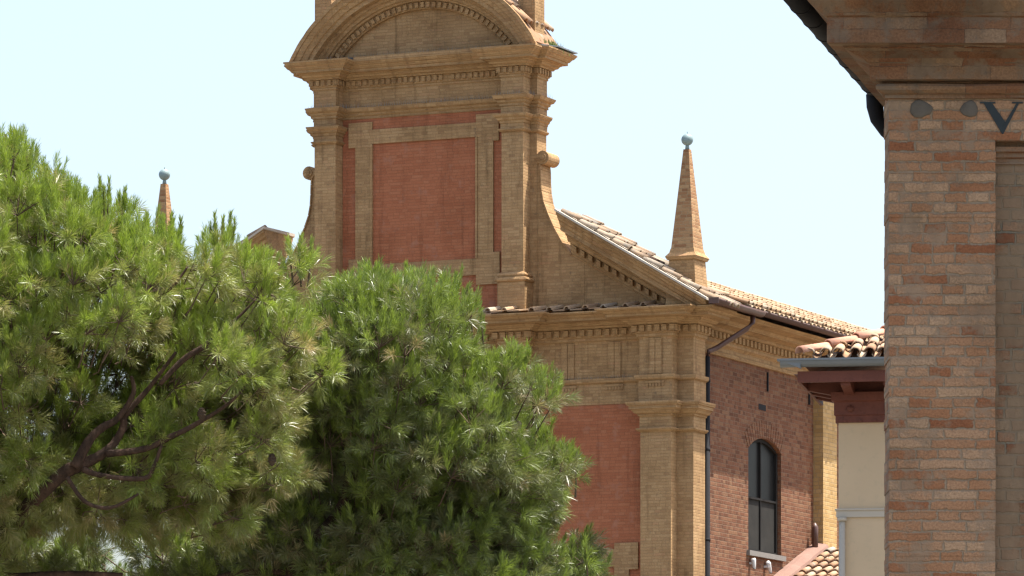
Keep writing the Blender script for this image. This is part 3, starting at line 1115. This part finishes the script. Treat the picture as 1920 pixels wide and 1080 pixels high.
# ------------------------------------------------------------------ low tiled outbuilding against the flank
def out_z(d):
    return 8.66 + 0.36 * (d - 4.45)
ob = thing('outbuilding', 'low tiled lean-to roof with a pink mortar edge against the red church flank', 'outbuilding', (-1.67, 102.28, 0), -PHI)
m = MB()
m.box(WX + 0.01, 9.5, 3.6, 8.6, 0, 8.35)
m.build('wall', M_cream, ob)
m = MB()
tile_slope(m, (WX + 0.32, 3.2, out_z(3.2)), (1, 0, 0), (0, 1, 0.36), 17, 0.23, 3.5, tl=0.36, rad=0.085)
m.build('roof', M_tile, ob)
m = MB()
rings = []
for i in range(15):
    d = 3.2 + 3.42 * i / 14
    j = random.uniform(-0.03, 0.03)
    rings.append([(WX + 0.01, d, out_z(d) - 0.05), (WX + 0.01, d, out_z(d) + 0.15 + j * 0.3), (WX + 0.13, d, out_z(d) + 0.14 + j), (WX + 0.28 + j, d, out_z(d) + 0.09), (WX + 0.34 + j, d, out_z(d) - 0.05)])
m.loft(rings, True, True)
m.build('mortar_edge', M_pinkmortar, ob)
m = MB()
m.tube([(WX + 0.13, 6.34, 9.4), (WX + 0.13, 6.34, 9.86), (WX + 0.12, 6.34, 9.95)], [0.06, 0.065, 0.03], 10)
m.build('flue_pipe', M_rust, ob)

# ------------------------------------------------------------------ pale house
HY = R_(-9.0)
hs = thing('house', 'cream plastered house with a red timber eave, grey gutter and hipped tile roof', 'house', (4.775, 78.0, 0), HY)
m = MB()
m.box(0, 9, 0, 3.4, 0, 9.22)
m.build('wall', M_cream, hs)
m = MB()
m.sweep([(-0.01, 7.83), (0.03, 7.84), (0.03, 7.93), (0.05, 7.94), (0.05, 7.96), (-0.01, 7.97)], [(0, 3.4), (0, 0), (9, 0)])
m.build('string_course', M_pale, hs)
m = MB()
m.box(0.05, 9, 0.05, 3.3, 9.21, 9.99)
m.build('attic_boarding', M_wood, hs)
m = MB()
m.tube([(0.06, -0.06, 7.78), (0.06, -0.06, 0)], 0.045, 10)
m.tube([(0.06, -0.06, 7.78), (0.06, -0.06, 7.83)], 0.07, 10)
m.build('downpipe', M_pale, hs)
m = MB()
m.sweep([(-0.01, 9.221), (0.04, 9.221), (0.04, 9.32), (0.06, 9.33), (0.06, 9.52), (0.10, 9.54), (0.10, 9.66), (-0.01, 9.66)], [(0, 3.4), (0, 0), (9, 0)])
for q in range(16):
    m.tube([(0.18 + q * 0.55, -0.06, 9.42), (0.18 + q * 0.55, -0.085, 9.42)], 0.05, 10)
for q in range(20):
    m.box(0.08 + q * 0.22, 0.12 + q * 0.22, -0.085, -0.05, 9.225, 9.255)
wb = m.build('wall_plate', M_wood, hs)
for q in range(12):
    m = MB()
    x = 0.10 + q * 0.62
    m.prism([(-0.72, 9.80), (-0.72, 9.70), (-0.1, 9.62), (0.1, 9.62), (0.1, 9.96), (-0.1, 9.96)], 0, 0.14)
    m.v = [(x + y, xx, z) for (xx, y, z) in m.v]
    m.build('rafter', M_wood, hs)
for q in range(3):
    m = MB()
    y = 0.35 + q * 0.62
    m.prism([(-0.50, 9.82), (-0.50, 9.74), (-0.1, 9.66), (0.1, 9.66), (0.1, 9.96), (-0.1, 9.96)], y, y + 0.14)
    m.build('rafter', M_wood, hs)
m = MB()
m.box(-0.48, 9, -0.78, -0.73, 9.74, 9.90)
m.box(-0.52, -0.481, -0.78, 2.6, 9.741, 9.90)
m.build('fascia_board', M_wood, hs)
m = MB()
m.add([(-0.58, -0.76, 9.86), (9, -0.76, 9.86), (9, 0.1, 10.0), (0.1, 0.1, 10.0)], [(0, 1, 2, 3)])
m.add([(-0.58, -0.76, 9.86), (0.1, 0.1, 10.0), (0.1, 2.6, 10.0), (-0.58, 2.6, 9.86)], [(0, 1, 2, 3)])
m.build('soffit_boards', M_wood, hs, recalc=False)
m = MB()
m.half_tube([(-0.76, -0.86, 10.05), (9, -0.86, 10.05)], 0.10, (0, 0, 1), n=10, thick=0.008, open_up=True, smooth=False)
m.box(-0.80, -0.761, -0.97, -0.75, 10.04, 10.068)
m.box(-0.76, 9, -0.975, -0.955, 10.04, 10.07)
m.prism([(-0.76, 10.045), (-0.46, 9.93), (-0.46, 10.045)], -0.95, -0.80)
m.build('gutter', M_grey, hs)
# hipped tile roof: front slope climbs +y, left slope climbs +x
RS = 0.36
m = MB()
zE = 10.07
ru = Vector((0, 1, RS)).normalized()
upv = Vector((0, -RS, 1)).normalized()
HX = -0.48
for q in range(44):
    x = HX + 0.14 + q * 0.215
    ymax = min(3.2, (x - HX)) - 0.86 + 0.05
    t = -0.80
    first = True
    while t < ymax + (0.1 if first else 0.0):
        L = 0.38
        z0, z1 = zE + (t + 0.86) * RS, zE + (t + L + 0.05 + 0.86) * RS
        jx = random.uniform(-0.02, 0.02)
        m.half_tube([(x + jx, t - 0.05 * first, z0 + 0.055), (x + jx, t + L, z1 + 0.02)], [0.088, 0.07], upv, n=8, thick=0.017)
        m.half_tube([(x + 0.107, t - 0.02, z0 + 0.05), (x + 0.107, t + L, z1 + 0.03)], [0.07, 0.085], upv, n=7, thick=0.015, open_up=True, ang=math.pi * 0.85)
        t += L
        first = False
m.add([(HX, -0.83, zE - 0.03), (9, -0.83, zE - 0.03), (9, 2.37, zE - 0.03 + 3.2 * RS), (HX + 3.2, 2.37, zE - 0.03 + 3.2 * RS)], [(0, 1, 2, 3)], rn=0.05)
m.add([(HX, -0.83, zE - 0.03), (HX + 3.2, 2.37, zE - 0.03 + 3.2 * RS), (HX + 3.2, 3.4, zE - 0.03 + 3.2 * RS), (HX, 3.4, zE - 0.03)], [(0, 1, 2, 3)], rn=0.05)
rf = m.build('roof', M_tile, hs, recalc=False)
m = MB()
t = -0.86
while t < 2.3:
    L = 0.42
    m.half_tube([(t + 0.38, t, zE + (t + 0.86) * RS + 0.085), (t + L + 0.38, t + L, zE + (t + L + 0.86) * RS + 0.055)], [0.105, 0.088], (-0.2, -0.2, 1), n=9, thick=0.02)
    t += L - 0.045
m.build('hip_tiles', M_tilepink, rf)

# ------------------------------------------------------------------ near brick building on the right
nb = thing('brick_building', 'weathered brick corner building with a stained moulded cornice and a black letter V', 'building', (2.83, 40.0, 0), 0)
LA = 0.209                                    # the left flank runs back at a slight angle
BP = [(LA * 4.4, 4.4), (0, 0), (7, 0)]
m = MB()
RX, RZ = 0.795, 7.62
# front wall around the recess, in courses so the corner is a little uneven
zz = 0.0
rows = []
while zz < 8.0:
    rows.append(zz)
    zz += 0.082
rows.append(8.0)
for i in range(len(rows) - 1):
    z0, z1 = rows[i], rows[i + 1]
    e = random.uniform(-0.007, 0.004)
    ee = random.uniform(-0.003, 0.003)
    x1 = RX + random.uniform(-0.003, 0.003) if z0 < RZ - 0.05 else 7
    m.box(e, x1, ee, 0.5, z0 + 0.0006 * (i % 2), z1)
m.zprism([(0.02, 0.05), (LA * 4.4 + 0.02, 4.4), (7, 4.4), (7, 0.5), (0.5, 0.5), (0.5, 0.05)], 0.0, 7.99)
m.build('wall', M_near, nb)
m = MB()
m.box(RX - 0.02, 7, 0.10, 0.4, 0.0, 7.7)
m.build('recessed_panel', M_nearrec, nb)
m = MB()
m.sweep([(-0.02, 7.46), (0.015, 7.46), (0.015, 7.50), (0.035, 7.51), (0.035, 7.54), (0.06, 7.55), (0.06, 7.585), (-0.02, 7.59)], [(RX + 0.005, 0.10), (7, 0.10)])
m.build('panel_moulding', M_nearcor, nb)
m = MB()
m.sweep([(-0.03, 7.935), (0.03, 7.94), (0.03, 7.965), (0.06, 7.975), (0.085, 7.995), (0.09, 8.02), (0.075, 8.04), (0.02, 8.045), (0.02, 8.062), (0.125, 8.066), (0.13, 8.185), (0.145, 8.19), (0.17, 8.215), (0.22, 8.235), (0.29, 8.27),
         (0.30, 8.288), (0.40, 8.292), (0.40, 8.48), (0.42, 8.49), (0.45, 8.52), (0.52, 8.58), (0.56, 8.64), (0.56, 8.74), (0.62, 8.76), (0.62, 8.80), (-0.03, 8.84)], BP, sub=0.33, jit=0.004)
m.build('cornice', M_nearcor, nb)
m = MB()
ru2 = Vector((1, -LA, 0)).normalized()
m.zprism([(-0.74, -0.74), (7, -0.74), (7, 4.6), (LA * 4.4 - 0.62, 4.6)], 8.82, 8.86)
m.build('eaves_boards', M_wood, nb)
m = MB()
n_ = 24
for q in range(n_):
    y = -0.70 + q * 0.225
    x0 = -0.76 + LA * (y + 0.2)
    for t in (0, 1, 2, 3, 4, 5, 6):
        m.half_tube([(x0 + t * 0.4 - 0.03, y, 8.90 + t * 0.15), (x0 + t * 0.4 + 0.42, y, 8.90 + t * 0.15 + 0.14)], [0.09, 0.075], (-0.35, 0, 1), n=6, thick=0.018)
m.add([(-0.72, -0.74, 8.87), (7, -0.74, 8.87 + 2.8), (7, 4.6, 8.87 + 2.8), (-0.62 + LA * 4.4, 4.6, 8.87)], [(0, 1, 2, 3)], rn=0.05)
m.build('roof', M_tileold, nb, recalc=False)
m = MB()
def gl(y):
    return (-0.70 + LA * y, y, 8.70)
m.half_tube([gl(-0.75), gl(1.0), gl(2.5), gl(4.35)], 0.085, (0, 0, 1), n=10, thick=0.008, open_up=True)
for y in np.arange(-0.4, 4.3, 0.62):
    g0 = Vector(gl(y))
    m.half_tube([g0 + Vector((0, -0.012, 0)), g0 + Vector((0, 0.012, 0))], 0.091, (0, 0, 1), n=10, thick=0.012, open_up=True)
gt = m.build('gutter', M_black, nb)
m = MB()
e = Vector(gl(4.2))
m.tube([e + Vector((0.0, 0, -0.06)), e + Vector((0.0, 0, -0.16)), e + Vector((0.02, 0, -0.26)), e + Vector((0.09, 0, -0.36)), e + Vector((0.28, 0.0, -0.53)), e + Vector((0.48, 0.0, -0.68)), e + Vector((0.52, 0, -0.85)), e + Vector((0.52, 0, -8.6))],
       [0.075, 0.07, 0.062, 0.058, 0.055, 0.055, 0.055, 0.055], 12)
m.build('downpipe', M_black, nb)
# cement patches and the painted letter
for (x, z, rx, rz) in ((0.235, 7.862, 0.084, 0.066), (0.60, 7.862, 0.066, 0.062)):
    m = MB()
    ring = []
    n = 22
    ph = random.random() * 6
    o_ = [(1 + 0.08 * math.sin(3 * 6.283 * q / n + ph) + random.uniform(-0.04, 0.04)) for q in range(n)]
    rings = []
    for f, y in ((1.0, 0.01), (1.0, -0.006), (0.85, -0.012), (0.45, -0.016)):
        rings.append([(x + rx * f * o_[q] * math.cos(2 * math.pi * q / n), y, z + rz * f * o_[q] * math.sin(2 * math.pi * q / n)) for q in range(n)])
    m.loft(rings, True, True, True)
    m.build('cement_patch', M_cement, nb)
m = MB()
ZT, ZB = 7.915, 7.675
yF, yB = -0.009, 0.004
m.prism([(0.708, ZT - 0.012), (0.772, ZT - 0.012), (0.868, ZB + 0.09), (0.845, ZB)], yF, yB)
m.prism([(0.8455, ZB), (0.8685, ZB + 0.0895), (0.952, ZT - 0.012), (0.972, ZT - 0.012), (0.855, ZB)], yF - 0.0004, yB)
m.prism([(0.680, ZT), (0.795, ZT), (0.795, ZT - 0.0115), (0.680, ZT - 0.0115)], yF - 0.0002, yB)
m.prism([(0.920, ZT), (1.000, ZT), (1.000, ZT - 0.0115), (0.920, ZT - 0.0115)], yF - 0.0003, yB)
m.build('letter', M_letter, nb)

# ------------------------------------------------------------------ pines
rng = np.random.default_rng(11)


def edge_dist(poly, P):
    A = np.array(poly, float)
    B = np.roll(A, -1, 0)
    d = np.full(len(P), 1e9)
    inside = np.zeros(len(P), bool)
    for a, b in zip(A, B):
        ab = b - a
        t = np.clip(((P - a) @ ab) / (ab @ ab), 0, 1)
        q = a + t[:, None] * ab
        d = np.minimum(d, np.hypot(*(P - q).T))
        c = ((a[1] > P[:, 1]) != (b[1] > P[:, 1]))
        with np.errstate(divide='ignore', invalid='ignore'):
            xi = (b[0] - a[0]) * (P[:, 1] - a[1]) / (b[1] - a[1]) + a[0]
        inside ^= c & (P[:, 0] < xi)
    return np.where(inside, d, -d)


def hollow(p):
    x, y, z = p * 1.0
    return (math.sin(6.1 * x + 1.3 * z + 0.7) * math.sin(5.3 * z - 1.7 * y + 1.1) + math.sin(11.0 * x - 4.0 * y + 2.0 * z) * 0.5 + math.sin(9.0 * z + 3.1 * x) * 0.4 * math.cos(7.0 * y))


def needles(base, dirn, length, spread, nl, age, n, width=0.0037):
    """arrays over shoots -> vertex and attribute arrays over needles"""
    S_ = len(base)
    base = np.repeat(base, n, 0)
    d = np.repeat(dirn, n, 0)
    L = np.repeat(length, n)
    sp = np.repeat(spread, n)
    NL = np.repeat(nl, n) * rng.uniform(0.7, 1.1, S_ * n)
    ag = np.repeat(age, n) + rng.normal(0, 0.10, S_ * n)
    M = S_ * n
    ref = rng.normal(size=(M, 3))
    a = np.cross(d, ref)
    a /= np.linalg.norm(a, axis=1)[:, None] + 1e-9
    t = rng.uniform(0.0, 1.0, M)
    ang = sp * rng.uniform(0.55, 1.25, M) * (1.15 - 0.55 * t)
    nd = d * np.cos(ang)[:, None] + a * np.sin(ang)[:, None]
    nd[:, 2] -= 0.10 * np.sin(ang)
    nd /= np.linalg.norm(nd, axis=1)[:, None]
    b0 = base + d * (L * t)[:, None]
    tip = b0 + nd * NL[:, None]
    w = np.cross(nd, rng.normal(size=(M, 3)))
    w /= np.linalg.norm(w, axis=1)[:, None] + 1e-9
    w *= (width * rng.uniform(0.7, 1.2, M))[:, None]
    mid = b0 * 0.45 + tip * 0.55 + nd * 0.0
    mid[:, 2] += 0.006
    # a bent blade: base, two mid points, tip
    V = np.stack([b0, mid - w * 0.5, tip, mid + w * 0.5], 1).reshape(-1, 3)
    rn = np.repeat(rng.uniform(0, 1, S_), n) * 0.6 + rng.uniform(0, 0.4, M)
    return V, np.clip(ag, 0, 1), rn


def crown_mesh(name, V, age, rn, mat, parent):
    M = len(age)
    me = bpy.data.meshes.new(name)
    me.vertices.add(M * 4)
    me.vertices.foreach_set('co', V.astype(np.float32).ravel())
    me.loops.add(M * 4)
    me.loops.foreach_set('vertex_index', np.arange(M * 4, dtype=np.int32))
    me.polygons.add(M)
    me.polygons.foreach_set('loop_start', np.arange(M, dtype=np.int32) * 4)
    me.polygons.foreach_set('loop_total', np.full(M, 4, dtype=np.int32))
    me.update(calc_edges=True)
    for nm, arr in (('age', age), ('rnd', rn)):
        a = me.attributes.new(nm, 'FLOAT', 'FACE')
        a.data.foreach_set('value', arr.astype(np.float32))
    me.materials.append(mat)
    o = bpy.data.objects.new(name, me)
    C.objects.link(o)
    o.parent = parent
    return o


def pine(label, base_px, Y, poly, limbs, extra, mat, n_puff, holes=(), clear=(), Rpx=260, hmax=1.15, agebias=0.0, candle_share=0.6, cones=(), back=0, lean=(0, 0, 1)):
    k = FPX / Y
    bx = at(base_px[0], base_px[1], Y)
    root = thing('pine_tree', label, 'tree', (bx.x, bx.y, 0), 0)
    off = np.array([bx.x, bx.y, 0.0])
    lo, hi = np.min(poly, 0), np.max(poly, 0)
    # crown body: clump centres
    pts = []
    cell = []
    tries = 0
    while len(pts) < n_puff and tries < 60:
        tries += 1
        P = rng.uniform(lo, hi, (1500, 2))
        e = edge_dist(poly, P) - 34
        for (x, y), ee in zip(P, e):
            if ee < 0:
                continue
            if any(((x - h[0]) / h[2]) ** 2 + ((y - h[1]) / h[3]) ** 2 < 1 for h in holes):
                continue
            q = min(ee, Rpx)
            h = math.sqrt(q * (2 * Rpx - q)) / Rpx * hmax
            s_ = rng.uniform(-1, 1)
            s_ = math.copysign(abs(s_) ** 0.5, s_)
            dep = s_ * h + lean[0] * min(1.0, max(0.0, (y - lean[1]) / lean[2])) - 0.15
            if any(((x - c[0]) / c[2]) ** 2 + ((y - c[1]) / c[3]) ** 2 < 1 and dep < c[4] for c in clear):
                continue
            p = np.array([(x - 960) / k, Y + dep, (HOR - y) / k + EYE])
            if hollow(p) > (0.62 if ee > 40 else 0.25):
                continue
            if cell and np.min(np.sum((np.array(cell[-900:]) - p) ** 2, 1)) < 0.185 ** 2:
                continue
            cell.append(p)
            pts.append((p, ee))
            if len(pts) >= n_puff:
                break
    # foliage on the far side of the crown
    nb_ = 0
    while nb_ < back:
        P = rng.uniform(lo, hi, (400, 2))
        e = edge_dist(poly, P) - 60
        for (x, y), ee in zip(P, e):
            if ee < 0 or any(((x - h[0]) / h[2]) ** 2 + ((y - h[1]) / h[3]) ** 2 < 1 for h in holes):
                continue
            q = min(ee, Rpx)
            h = math.sqrt(q * (2 * Rpx - q)) / Rpx * hmax
            pts.append((np.array([(x - 960) / k, Y + rng.uniform(0.35, 1.05) * max(h, 0.4), (HOR - y) / k + EYE]), ee))
            nb_ += 1
    cen = np.array([p for p, e in pts])
    ed = np.array([e for p, e in pts])
    mid = cen.mean(0)
    mid[2] -= 0.5
    out = cen - mid
    out /= np.linalg.norm(out, axis=1)[:, None]
    B, D, L_, SP, NLn, AG = [], [], [], [], [], []
    tw = MB()
    for c, o_, e in zip(cen, out, ed):
        ns = rng.integers(17, 25) if e > 30 else rng.integers(9, 14)
        topness = o_[2]
        puff_age = rng.uniform(0.15, 0.7) + agebias
        r = rng.uniform(0.13, 0.24) if e > 30 else rng.uniform(0.07, 0.13)
        hub = c - o_ * 0.16 - np.array([0, 0, 0.10])
        tw.tube([hub - o_ * 0.03 + rng.normal(size=3) * 0.03, hub, c], [0.008, 0.006, 0.004], 4, caps=False)
        for _ in range(ns):
            v = rng.normal(size=3)
            v /= np.linalg.norm(v)
            v = v * 0.85 + o_ * 0.55 + np.array([0, 0, 0.30])
            v /= np.linalg.norm(v)
            p = c + v * r * rng.uniform(0.45, 1.0)
            candle = rng.uniform() < candle_share * (0.25 + max(0, topness + 0.35)) and v[2] > 0.1
            if candle:
                v = v * 0.5 + np.array([0, 0, 0.9])
                v /= np.linalg.norm(v)
                B.append(p); D.append(v); L_.append(rng.uniform(0.08, 0.16)); SP.append(rng.uniform(0.42, 0.62)); NLn.append(rng.uniform(0.06, 0.085)); AG.append(rng.uniform(0.0, 0.12))
            else:
                B.append(p); D.append(v); L_.append(rng.uniform(0.05, 0.12)); SP.append(rng.uniform(0.65, 1.25)); NLn.append(rng.uniform(0.075, 0.12)); AG.append(np.clip(puff_age + rng.normal(0, 0.12), 0.1, 1))
            if rng.uniform() < 0.5:
                tw.tube([c, p], [0.004, 0.003], 3, caps=False)
    # shoots that stand clear of the outline
    for (x, y, lpx, lean, dep) in extra:
        tip = np.array(at(x, y, Y + dep))
        Ls = lpx / k
        d = np.array([lean, 0.0, 1.0]); d /= np.linalg.norm(d)
        b = tip - d * Ls
        B.append(b); D.append(d); L_.append(Ls * 0.74); SP.append(0.46); NLn.append(0.066); AG.append(0.08)
        B.append(b); D.append(d); L_.append(Ls * 0.72); SP.append(0.55); NLn.append(0.066); AG.append(0.08)
        B.append(b); D.append(d); L_.append(Ls * 0.4); SP.append(0.42); NLn.append(0.07); AG.append(0.3)
        tw.tube([b - d * 0.12 + np.array([0, 0.05, 0]), b, tip - d * 0.05], [0.010, 0.007, 0.004], 4, caps=False)
    B = np.array(B) - off
    V, ag, rn = needles(B, np.array(D), np.array(L_), np.array(SP), np.array(NLn), np.array(AG), 84)
    crown_mesh('crown', V, ag, rn, mat, root)
    tw.v = [tuple(np.array(v) - off) for v in tw.v]
    tw.build('twigs', M_twig, root, recalc=False)
    for i, (nm, lst, dep) in enumerate(limbs):
        m = MB()
        P = [at(x, y, Y + dep + (dd if len(q) > 3 else 0)) for q in lst for (x, y, wpx, *dd_) in [q] for dd in [dd_[0] if dd_ else 0]]
        Rr = [q[2] / 2 / k for q in lst]
        # smooth the run and roughen it
        PP, RR = [], []
        for a in range(len(P) - 1):
            for s_ in range(5):
                t = s_ / 5
                p0, p1, p2, p3 = P[max(a - 1, 0)], P[a], P[a + 1], P[min(a + 2, len(P) - 1)]
                q = 0.5 * ((2 * p1) + (-p0 + p2) * t + (2 * p0 - 5 * p1 + 4 * p2 - p3) * t * t + (-p0 + 3 * p1 - 3 * p2 + p3) * t ** 3)
                PP.append(q)
                RR.append((Rr[a] * (1 - t) + Rr[a + 1] * t) * random.uniform(0.93, 1.08))
        PP.append(P[-1]); RR.append(Rr[-1])
        if nm == 'trunk':
            f = P[0]
            PP = [Vector((bx.x, bx.y, 0)), Vector((bx.x, bx.y, 0.4)), Vector(((bx.x + f.x) / 2, (bx.y + f.y) / 2, f.z * 0.55))] + PP
            RR = [0.22, 0.17, 0.14] + RR
        m.tube([p - Vector(off) for p in PP], RR, 10)
        m.build(nm, M_bark, root, recalc=False)
    for (x, y, dep) in cones:
        m = MB()
        c = at(x, y, Y + dep) - Vector(off)
        n = 10
        rings = []
        for i in range(9):
            t = i / 8
            rr = 0.034 * math.sin(math.pi * (0.08 + 0.88 * t)) ** 0.8 * (1.0 if i % 2 else 0.8)
            rings.append([c + Vector((rr * math.cos(6.283 * q / n + i), rr * math.sin(6.283 * q / n + i), 0.045 - 0.09 * t)) for q in range(n)])
        m.loft(rings, True, True)
        m.build('cone', M_cone, root)
    return root


# the yellow-green pine on the left
polyL = [(-330, 300), (-150, 210), (10, 240), (66, 268), (85, 318), (130, 356), (175, 340), (215, 352), (240, 385), (268, 415), (300, 405), (345, 420), (372, 462), (400, 440), (440, 440), (460, 475), (520, 500), (565, 470), (600, 500),
         (600, 545), (565, 575), (580, 610), (632, 640), (645, 715), (610, 770), (570, 810), (605, 850), (590, 910), (490, 950), (500, 1000), (430, 1040), (330, 1010), (200, 1020), (110, 1010), (60, 1060), (0, 1130), (-120, 1180), (-350, 1100)]
limbsL = [
    ('trunk', [(-60, 1120, 36, 0.7), (10, 1000, 31, 0.45), (67, 935, 27, 0.1), (120, 887, 25), (149, 873, 22), (188, 854, 18), (212, 834, 16), (231, 801, 14), (236, 777, 13), (279, 728, 9), (330, 660, 6)], -0.55),
    ('branch', [(140, 876, 20), (168, 825, 17), (193, 801, 14), (221, 784, 12), (250, 738, 9), (246, 705, 6)], -0.62),
    ('branch', [(200, 851, 13), (270, 842, 12), (318, 820, 11), (366, 796, 9), (433, 753, 6), (480, 700, 4)], -0.60),
    ('branch', [(155, 880, 12), (193, 892, 10), (270, 897, 9), (289, 873, 8), (303, 834, 5)], -0.62),
    ('branch', [(126, 895, 9), (159, 940, 8), (207, 952, 7), (260, 926, 4)], -0.64),
    ('branch', [(300, 720, 9), (342, 676, 11), (385, 647, 9), (414, 623, 8), (453, 589, 5), (480, 560, 3)], -0.75),
    ('branch', [(-20, 640, 12), (30, 590, 10), (80, 560, 8), (130, 500, 6), (148, 455, 4)], -0.85),
    ('branch', [(-20, 1085, 14), (110, 1076, 12), (230, 1078, 9)], 0.3),
    ('branch', [(300, 560, 5), (330, 530, 5), (352, 500, 4)], -0.95),
]
extraL = [(10, 238, 80, 0.0, 0), (62, 255, 70, 0.12, 0.1), (28, 250, 70, -0.05, 0), (186, 318, 72, -0.05, 0), (206, 322, 70, 0.06, 0.05), (236, 343, 62, 0.12, 0), (222, 352, 52, -0.1, 0.1), (195, 340, 60, 0.0, -0.1), (118, 330, 60, 0.1, 0),
          (148, 340, 55, -0.08, 0.1), (402, 386, 72, -0.05, 0), (434, 384, 74, 0.08, 0.05), (418, 396, 66, 0.0, -0.05), (392, 410, 56, -0.15, 0), (442, 400, 60, 0.15, 0.1), (340, 400, 58, 0.05, 0), (322, 390, 60, 0, 0.1), (300, 396, 55, -0.1, 0),
          (275, 392, 55, 0.0, 0), (562, 428, 76, -0.02, 0), (586, 432, 72, 0.08, 0.08), (540, 440, 60, -0.1, 0.1), (508, 462, 60, 0.05, 0), (462, 440, 58, 0.1, 0), (380, 430, 50, -0.1, 0)]
holesL = [(90, 1054, 38, 28), (243, 1072, 56, 40)]
clearL = [(270, 800, 190, 125, -0.42), (400, 635, 90, 65, -0.65), (120, 890, 50, 40, -0.4)]
pine('olive green pine with bare limbs showing, filling the left edge of the photo', (-150, 1400), 37.5, polyL, limbsL, extraL, M_needL, 520, holesL, clearL, cones=((378, 776, -0.75), (510, 862, -0.6)), agebias=0.04, back=250, lean=(0.5, 720, 260))

# the greener pine beside it
polyR = [(545, 660), (560, 590), (600, 545), (650, 518), (740, 530), (800, 525), (858, 520), (885, 570), (908, 600), (915, 655), (905, 680), (950, 648), (985, 648), (1010, 680), (1055, 725), (1070, 775), (1040, 812), (1060, 830), (1095, 818), (1122, 845),
         (1125, 890), (1090, 945), (1052, 965), (1045, 990), (1085, 985), (1125, 1005), (1148, 1050), (1150, 1085), (1160, 1180), (900, 1260), (560, 1240), (200, 1230), (-120, 1220), (-120, 1000), (60, 985), (200, 990), (420, 985), (470, 900), (490, 780), (515, 690)]
holesR = [(90, 1054, 42, 32), (243, 1074, 62, 46)]
limbsR = [
    ('trunk', [(480, 1180, 44), (554, 1069, 36), (607, 1000, 30), (645, 946, 24), (655, 876, 20), (642, 795, 15), (626, 742, 10), (640, 680, 7)], -0.38),
    ('branch', [(560, 1058, 16), (600, 1046, 14), (661, 1037, 12), (720, 1010, 9), (790, 985, 6)], -0.2),
    ('branch', [(650, 930, 14), (720, 880, 10), (800, 840, 8), (860, 800, 5)], -0.2),
    ('branch', [(830, 700, 8), (850, 660, 7), (870, 625, 5), (885, 590, 4)], -0.7),
    ('branch', [(400, 1085, 12), (470, 1072, 12), (560, 1075, 12)], -0.4),
]
extraR = []
for (x, y) in ((612, 540), (640, 522), (662, 512), (680, 515), (706, 528), (730, 522), (748, 518), (766, 515), (786, 522), (806, 526), (824, 520), (848, 512), (852, 520), (880, 556), (898, 560), (905, 580),
               (958, 640), (975, 642), (940, 655), (995, 676), (1012, 712), (1072, 826), (1084, 830), (1072, 996), (1098, 1010), (968, 640), (840, 530), (700, 540), (655, 530)):
    extraR.append((x + random.uniform(-4, 4), y + random.uniform(-4, 4), random.uniform(52, 70), random.uniform(-0.12, 0.15), random.uniform(-0.2, 0.2)))
clearR = [(610, 990, 45, 70, -0.25), (650, 880, 24, 50, -0.25)]
pine('dense dark green pine with upright shoots in front of the church facade', (420, 1400), 38.9, polyR, limbsR, extraR, M_needR, 780, holesR, clearR, candle_share=0.55, cones=((792, 830, -0.6),), hmax=1.25, lean=(0.65, 690, 300))

# weeds on the attic roof
M_ = Matrix.Translation(Vector((-1.67, 102.28, 0))) @ Matrix.Rotation(-PHI, 4, 'Z')
wt = thing('weed_tuft', 'small green weed tuft growing on the tiles beside the brick pedestal of the arched roof', 'weeds', M_ @ Vector((2.66, 0.15, 18.66)), -PHI)
m = MB()
for i in range(120):
    x, y = random.gauss(0, 0.09), random.gauss(0, 0.18)
    h_ = random.uniform(0.04, 0.12)
    a = random.uniform(0, 6.28)
    m.add([(x - 0.006, y, -x * 0.7 - 0.03), (x + 0.006, y, -x * 0.7 - 0.03), (x + 0.06 * math.cos(a), y + 0.06 * math.sin(a), -x * 0.7 + h_)], [(0, 1, 2)])
m.build('grass_blades', M_grass, wt, recalc=False)['kind'] = 'stuff'
